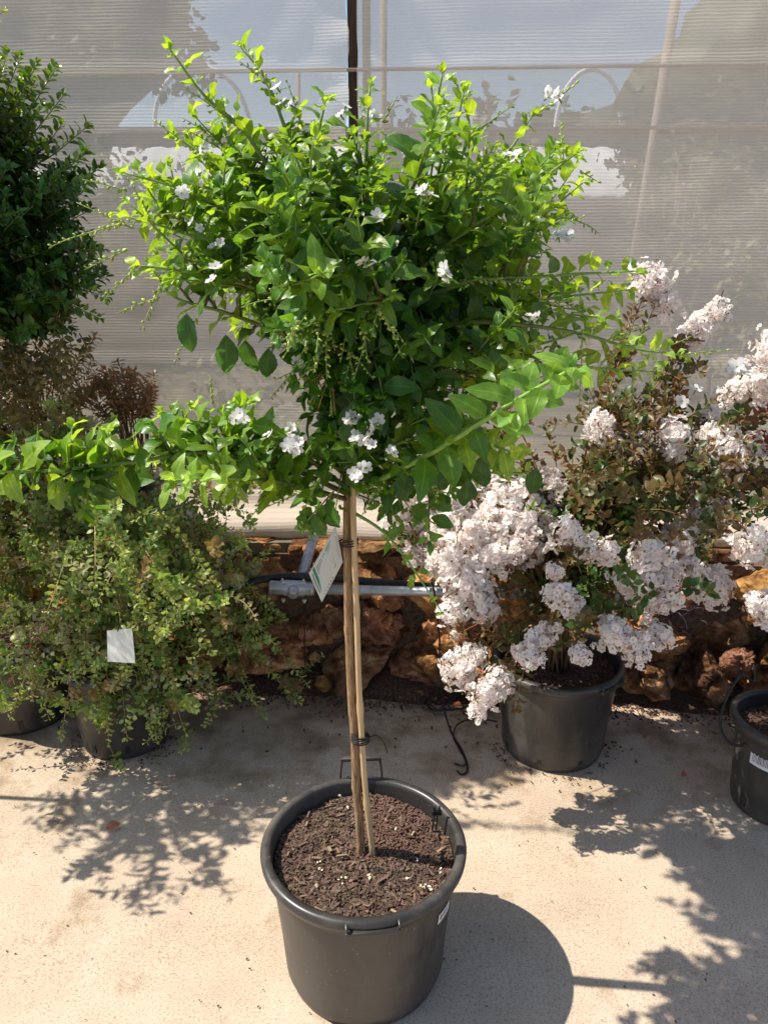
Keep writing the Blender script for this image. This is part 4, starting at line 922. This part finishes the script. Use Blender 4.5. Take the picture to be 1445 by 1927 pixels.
# tall glossy dark tree at left
DTc = V((-1.72, 2.42, 0)); dt = thing('potted_tree', DTc, 'dense dark glossy leaved tree cut off by the left edge', 'potted tree')
pot(dt, DTc, .20, .33, .155, chips=0)
pl = Plant(MED); mb = MB(); top = V((DTc.x + .38, DTc.y - .02, 1.9)); tk = curve([DTc + V((0, 0, .28)), DTc + V((.03, .05, .9)), top], 20); mb.tube(tk, [.014 - .0004 * i for i in range(len(tk))], 8); mb.build('trunk', M_bark, dt)
cen = V((-1.29, 2.40, 1.69))
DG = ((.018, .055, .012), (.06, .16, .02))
for k in range(760):
    d = rv().normalized(); e_ = cen + V((d.x * .50, d.y * .34, d.z * .48)) * (rnd(.3, 1) ** .6)
    if e_.z < 1.34: e_.z = 1.34 + rnd(0, .1)
    a = e_ - (V((d.x, d.y, d.z * .6 + .35))).normalized() * rnd(.12, .2); dd = (e_ - a)
    pts = [a, a + dd * .5 + rv(.006), e_ + V((0, 0, .012))]
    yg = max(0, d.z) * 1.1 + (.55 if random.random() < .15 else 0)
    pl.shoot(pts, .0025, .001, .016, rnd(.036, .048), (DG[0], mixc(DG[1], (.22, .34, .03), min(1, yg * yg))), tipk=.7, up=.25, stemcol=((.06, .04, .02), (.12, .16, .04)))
for k in range(150):
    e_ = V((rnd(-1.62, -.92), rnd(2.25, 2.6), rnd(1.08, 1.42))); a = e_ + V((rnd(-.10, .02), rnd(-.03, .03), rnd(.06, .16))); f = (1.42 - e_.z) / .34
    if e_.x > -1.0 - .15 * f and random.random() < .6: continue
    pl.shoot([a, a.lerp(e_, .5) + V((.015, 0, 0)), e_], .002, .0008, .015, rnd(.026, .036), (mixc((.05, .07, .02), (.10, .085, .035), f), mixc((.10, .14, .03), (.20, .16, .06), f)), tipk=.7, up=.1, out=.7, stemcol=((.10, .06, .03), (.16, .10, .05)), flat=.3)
for u, v in ((40, 105), (105, 130), (165, 238), (170, 340), (195, 470), (205, 560), (150, 300), (120, 180), (70, 120), (15, 100), (190, 600)):
    e_ = P(u, v, 2.32); a = cen.lerp(e_, .45); pts = curve([a, a.lerp(e_, .5) + V((0, 0, -.02)), e_], 8)
    pl.shoot(pts, .003, .001, .018, .038, (DG[0], (.16, .27, .03)), tipk=.7, up=.2, stemcol=((.06, .04, .02), (.12, .16, .04)))
for k in range(60):     # limbs
    a = random.choice(tk[12:]); d = rv().normalized(); e_ = cen + V((d.x * .4, d.y * .3, d.z * .38)); pl.st.tube([a, a.lerp(e_, .5) + V((0, 0, -.02)), e_], [.004, .003, .0015], 5, (.08, .05, .03))
pl.L.build('leaves', M_leaf_dark, dt); pl.st.build('branches', M_stem, dt)

# fine leaved bronze bush behind the weeping shrubs
def bronze(c, cen, rad, n, label, cols, leafsz, Rr=.14):
    t = thing('potted_bush', c, label, 'potted bush'); pot(t, c, Rr, .24, Rr - .035, chips=0); pl = Plant(THIN)
    base = V((c[0], c[1], c[2] + .2))
    for k in range(n):
        d = rv().normalized(); e_ = cen + V((d.x * rad[0], d.y * rad[1], d.z * rad[2])) * rnd(.3, 1) ** .5
        b = base + V((rnd(-.05, .05), rnd(-.05, .05), 0)); mid = b.lerp(e_, .6) + V((-(e_.x - b.x) * .15, 0, .05))
        pts = curve([b, mid, e_], 16)
        pl.shoot(pts, .003, .0008, .012, leafsz * rnd(.8, 1.3), cols, t0=.66, tipk=.8, stemcol=((.12, .07, .04), (.2, .1, .05)), flat=.3, out=1.0, up=.1)
    pl.L.build('leaves', M_leaf_bronze, t); pl.st.build('stems', M_stem, t)
cb = P(60, 690, 2.66); bronze((-1.25, 2.80, .55), cb, (.33, .14, .20), 60, 'fine leaved bronze bush below the dark glossy tree', ((.15, .15, .065), (.24, .20, .09)), .030)
cb = P(235, 735, 2.64); bronze((-.92, 2.78, .55), cb, (.15, .08, .12), 34, 'small airy reddish bush against the screen right of the dark tree', ((.15, .14, .06), (.28, .18, .09)), .030, .10)

# ================================================================== pipe rail, hose, tubes
pr = thing('pipe_rail', P(560, 1105, 2.42), 'galvanised scaffold pipe with clamp running along the stone wall', 'pipe')
PY = 2.36
mb = MB(); mb.tube([P(600, 1109, PY), P(1180, 1122, PY)], .0165, 20); mb.build('pipe', M_steel, pr)
mb = MB(); a = P(566, 1092, PY + .03); b = P(597, 990, 2.62); mb.tube([a, b], .0175, 18); mb.tube([a.lerp(b, .35), a.lerp(b, .38)], .019, 18); mb.tube([a.lerp(b, .68), a.lerp(b, .71)], .019, 18); mb.build('brace', M_steel, pr)
mb = MB(); a = P(507, 1105, PY); b = P(592, 1108, PY)
mb.tube([a, a.lerp(b, .03), a.lerp(b, .3), a.lerp(b, .35), a.lerp(b, .75), a.lerp(b, .8), a.lerp(b, .97), b], [.019, .023, .023, .027, .027, .023, .023, .019], 20)
m_ = a.lerp(b, .55); mb.tube([m_ + V((0, -.01, 0)), m_ + V((0, -.045, 0)), m_ + V((0, -.046, 0)), m_ + V((0, -.02, 0))], [.019, .019, .013, .013], 18)
mb.box(a.lerp(b, .5) + V((0, -.002, .0)), (.13, .05, .008)); mb.build('clamp', M_steel, pr)
for q in (.32, .78):
    for sg in (1, -1):
        mb = MB(); c = a.lerp(b, q) + V((0, -.022, sg * .03)); mb.tube([c, c + V((0, 0, sg * .006))], .0075, 6); mb.tube([c + V((0, 0, sg * .006)), c + V((0, 0, sg * .012))], .004, 8); mb.build('bolt', M_steel, pr, False)
mb = MB(); mb.tube(curve([P(400, 1130, 2.36), P(450, 1102, 2.38), P(520, 1086, 2.40), P(600, 1086, 2.38), P(690, 1094, 2.42), P(850, 1108, 2.40), P(1000, 1122, 2.42)], 40), .0135, 10)
tag(mb.build('hose', M_blk), 'thick black hose lying along the top of the pipe on the wall', 'hose')
mb = MB(); pts = [P(812, 1095, 2.33), P(818, 1120, 2.32), P(826, 1190, 2.33), P(829, 1260, 2.36), P(832, 1310, 2.38)] + [G(838, 1345, .03), G(850, 1380, .006), G(868, 1410, .005), G(878, 1435, .005), G(878, 1452, .005), G(868, 1457, .005), G(860, 1451, .005)]
mb.tube(curve(pts, 60), .0034, 6); mb.tube(curve([G(935, 1358, .02), G(895, 1352, .02), G(862, 1362, .012), G(853, 1385, .008), G(862, 1405, .012), G(876, 1432, .012), G(872, 1441, .012), G(855, 1437, .008)], 30), .003, 6)
tag(mb.build('drip_tube', M_blk), 'thin dark drip tube hanging off the pipe and hooking onto the pavement', 'tube')
mb = MB(); mb.tube(curve([P(1418, 1250, 1.98), P(1418, 1285, 1.97), P(1395, 1270, 1.95), P(1368, 1310, 1.93), P(1354, 1360, 1.92), P(1366, 1392, 1.9), P(1385, 1403, 1.88), P(1402, 1400, 1.86)], 40), .0040, 6)
tag(mb.build('drip_tube', M_blk), 'thick dark drip tube looping beside the right edge pot', 'tube')
mb = MB(); mb.tube(curve([P(575, 1115, 2.38), P(574, 1160, 2.40), P(573, 1220, 2.42), P(576, 1270, 2.42)], 16), .0025, 6); mb.tube(curve([P(503, 1110, 2.36), P(505, 1140, 2.36), P(530, 1165, 2.36), P(560, 1150, 2.37), P(578, 1135, 2.38)], 16), .0022, 6)
tag(mb.build('drip_tube', M_blk), 'slack thin tube hanging from the pipe clamp', 'tube')
mb = MB(); mb.tube(curve([G(800, 1318, .01), G(812, 1335, .01), G(850, 1335, .02), G(900, 1330, .02), G(940, 1335, .02)], 20), .004, 6)
tag(mb.build('drip_tube', M_blk), 'dark tube lying at the foot of the wall left of the myrtle pot', 'tube')
# dark purple netting bundle on the wall
mb = MB(); ctr = P(1215, 1150, 2.52)
for k in range(70):
    a = ctr + V((rnd(-.15, .15), rnd(-.05, .05), rnd(-.05, .05))); pts = [a]
    d = rv().normalized()
    for i in range(6): d = (d + rv(.5)).normalized(); pts.append(pts[-1] + d * .02)
    mb.tube(pts, .0014, 4)
tag(mb.build('netting', noisemat('purple_netting', [(.3, (.04, .025, .045)), (.7, (.09, .06, .10))], 50, .35, .1, .001)), 'tangled dark purple netting bundled on the wall behind the myrtle', 'netting')

# fallen leaves
def fallen(p, d, size, col, label, nrm=(0, 0, 1), cat='leaf'):
    L = Leaves([leaf_tpl(8, .3, .5, .35, 0, .45, .3)]); L.add(V(p) + V((0, 0, .006)), d, nrm, size, col); o = L.build('fallen_leaf', M_leaf_bronze); tag(o, label, cat)
fallen(G(1322, 1318, .012), (-1, .35, .25), .045, (.72, .42, .03), 'bright yellow fallen leaf at the foot of the stone wall', (0, -.5, 1))
fallen(G(200, 1560, .004), (1, .1, .35), .042, (.36, .18, .09), 'curled brown fallen leaf on the sunny pavement at left', (.3, -.5, 1))
fallen(G(868, 1328, .01), (-1, -.2, .2), .035, (.5, .16, .07), 'orange fallen leaf left of the myrtle pot', (0, -.4, 1))
fallen(G(1280, 1462, .004), (1, .1, .3), .022, (.5, .12, .05), 'small red fallen leaf in the dappled shade on the right', (0, -.3, 1))
# crumbs of soil and grit along the foot of the wall and round the pots
mb = MB()
for k in range(4200):
    x = rnd(-1.7, 1.9); y = 2.53 - .07 * x - abs(random.gauss(0, .06)); s = rnd(.0015, .0058)
    if random.random() < .06: y -= rnd(0, .3)
    rot = Matrix.Rotation(rnd(0, 3.14), 3, 'Z') @ Matrix.Rotation(rnd(-.6, .6), 3, 'X'); c_ = jit(random.choice([(.09, .05, .035), (.2, .09, .045), (.05, .03, .022), (.28, .15, .09), (.12, .07, .07)]), .3)
    mb.box((x, y, .004 + s * .3), (s * rnd(1, 2.5), s, s * .7), rot, c_)
for k in range(160):
    p = G(rnd(0, 1445), rnd(1440, 1927), .0); s = rnd(.001, .0032); mb.box((p.x, p.y, .004 + s * .2), (s * 1.6, s, s * .6), Matrix.Rotation(rnd(0, 3), 3, 'Z'), jit((.10, .07, .05), .4))
for cx, cy, r_ in ((-.89, 2.27, .15), (.568, 2.23, .175)):
    for k in range(150):
        a = rnd(math.pi, 2 * math.pi); rr = r_ + abs(random.gauss(0, .03)); s = rnd(.001, .004); mb.box((cx + rr * math.cos(a), cy + rr * math.sin(a), .004 + s * .2), (s * 1.8, s, s * .7), Matrix.Rotation(rnd(0, 3), 3, 'Z'), jit((.08, .05, .035), .4))
nx = 260; vs = []
for i in range(nx + 1):
    x = -2.6 + 5.4 * i / nx
    for k in range(9):
        q = k / 8; vs.append((x, 2.68 - .07 * x - .20 * q + .05 * noise.noise(V((x * 3, q, 2))) * q, max(-.004, .075 * (1 - q) ** 1.3 - .004 + .02 * noise.noise(V((x * 7, q * 4, 0))) * (1 - q) + .008 * noise.noise(V((x * 30, q * 12, 0))) * (1 - q * .8))))
db = MB(); db.add(vs, [(i * 9 + k, (i + 1) * 9 + k, (i + 1) * 9 + k + 1, i * 9 + k + 1) for i in range(nx) for k in range(8)]); tag(db.build('soil_bank', M_soil), kind='structure')
tag(mb.build('litter', M_chip, smooth=False), 'loose soil crumbs and grit scattered along the foot of the wall', None, None, 'stuff')

# ================================================================== tree mostly outside the left edge
OT = V((-1.78, 2.0, 0)); ot = thing('potted_tree', OT, 'leafy tree of which only a yellow green twig shows in the top left corner', 'potted tree')
pot(ot, OT, .20, .33, .155, chips=0); pl = Plant(MED)
tk = curve([OT + V((0, 0, .28)), OT + V((-.02, .02, .9)), OT + V((.05, .03, 1.7))], 20); mb = MB(); mb.tube(tk, [.013 - .0004 * i for i in range(len(tk))], 8); mb.build('trunk', M_bark, ot)
oc = V((-1.70, 2.04, 1.35))
for k in range(60):
    d = rv().normalized(); e_ = oc + V((d.x * .33, d.y * .24, d.z * .35)); a = oc.lerp(e_, .35); pl.shoot([a, a.lerp(e_, .5), e_], .003, .001, .024, .038, (DK, MD), stemcol=((.08, .05, .03), (.12, .16, .04)))
for q in ((-1.32, 1.62, .88), (-1.17, 1.68, .95), (-1.5, 1.76, .9), (-1.28, 1.9, .95), (-1.45, 1.7, .8), (-1.2, 1.85, 1.05), (-1.38, 1.98, .8)):
    e_ = V(q); a = oc.lerp(e_, .2); c = curve([a, a.lerp(e_, .5) + V((0, 0, .06)), e_], 16); pl.shoot(c, .004, .0012, .030, .055, (MD, LT), stemcol=((.08, .05, .03), (.12, .16, .04)))
    for k in range(4):
        b = random.choice(c[4:]); d = (rv(.6) + (e_ - a).normalized()).normalized(); pl.shoot([b, b + d * .06, b + d * .12], .002, .001, .026, .045, (MD, LT))
e_ = P(10, 20, 1.95); a = oc + V((.1, 0, .3)); pl.shoot(curve([a, a.lerp(e_, .5) + V((0, 0, .04)), e_], 12), .003, .001, .022, .035, (MD, (.34, .42, .05)))
pl.L.build('leaves', M_leaf, ot); pl.st.build('branches', M_stem, ot)
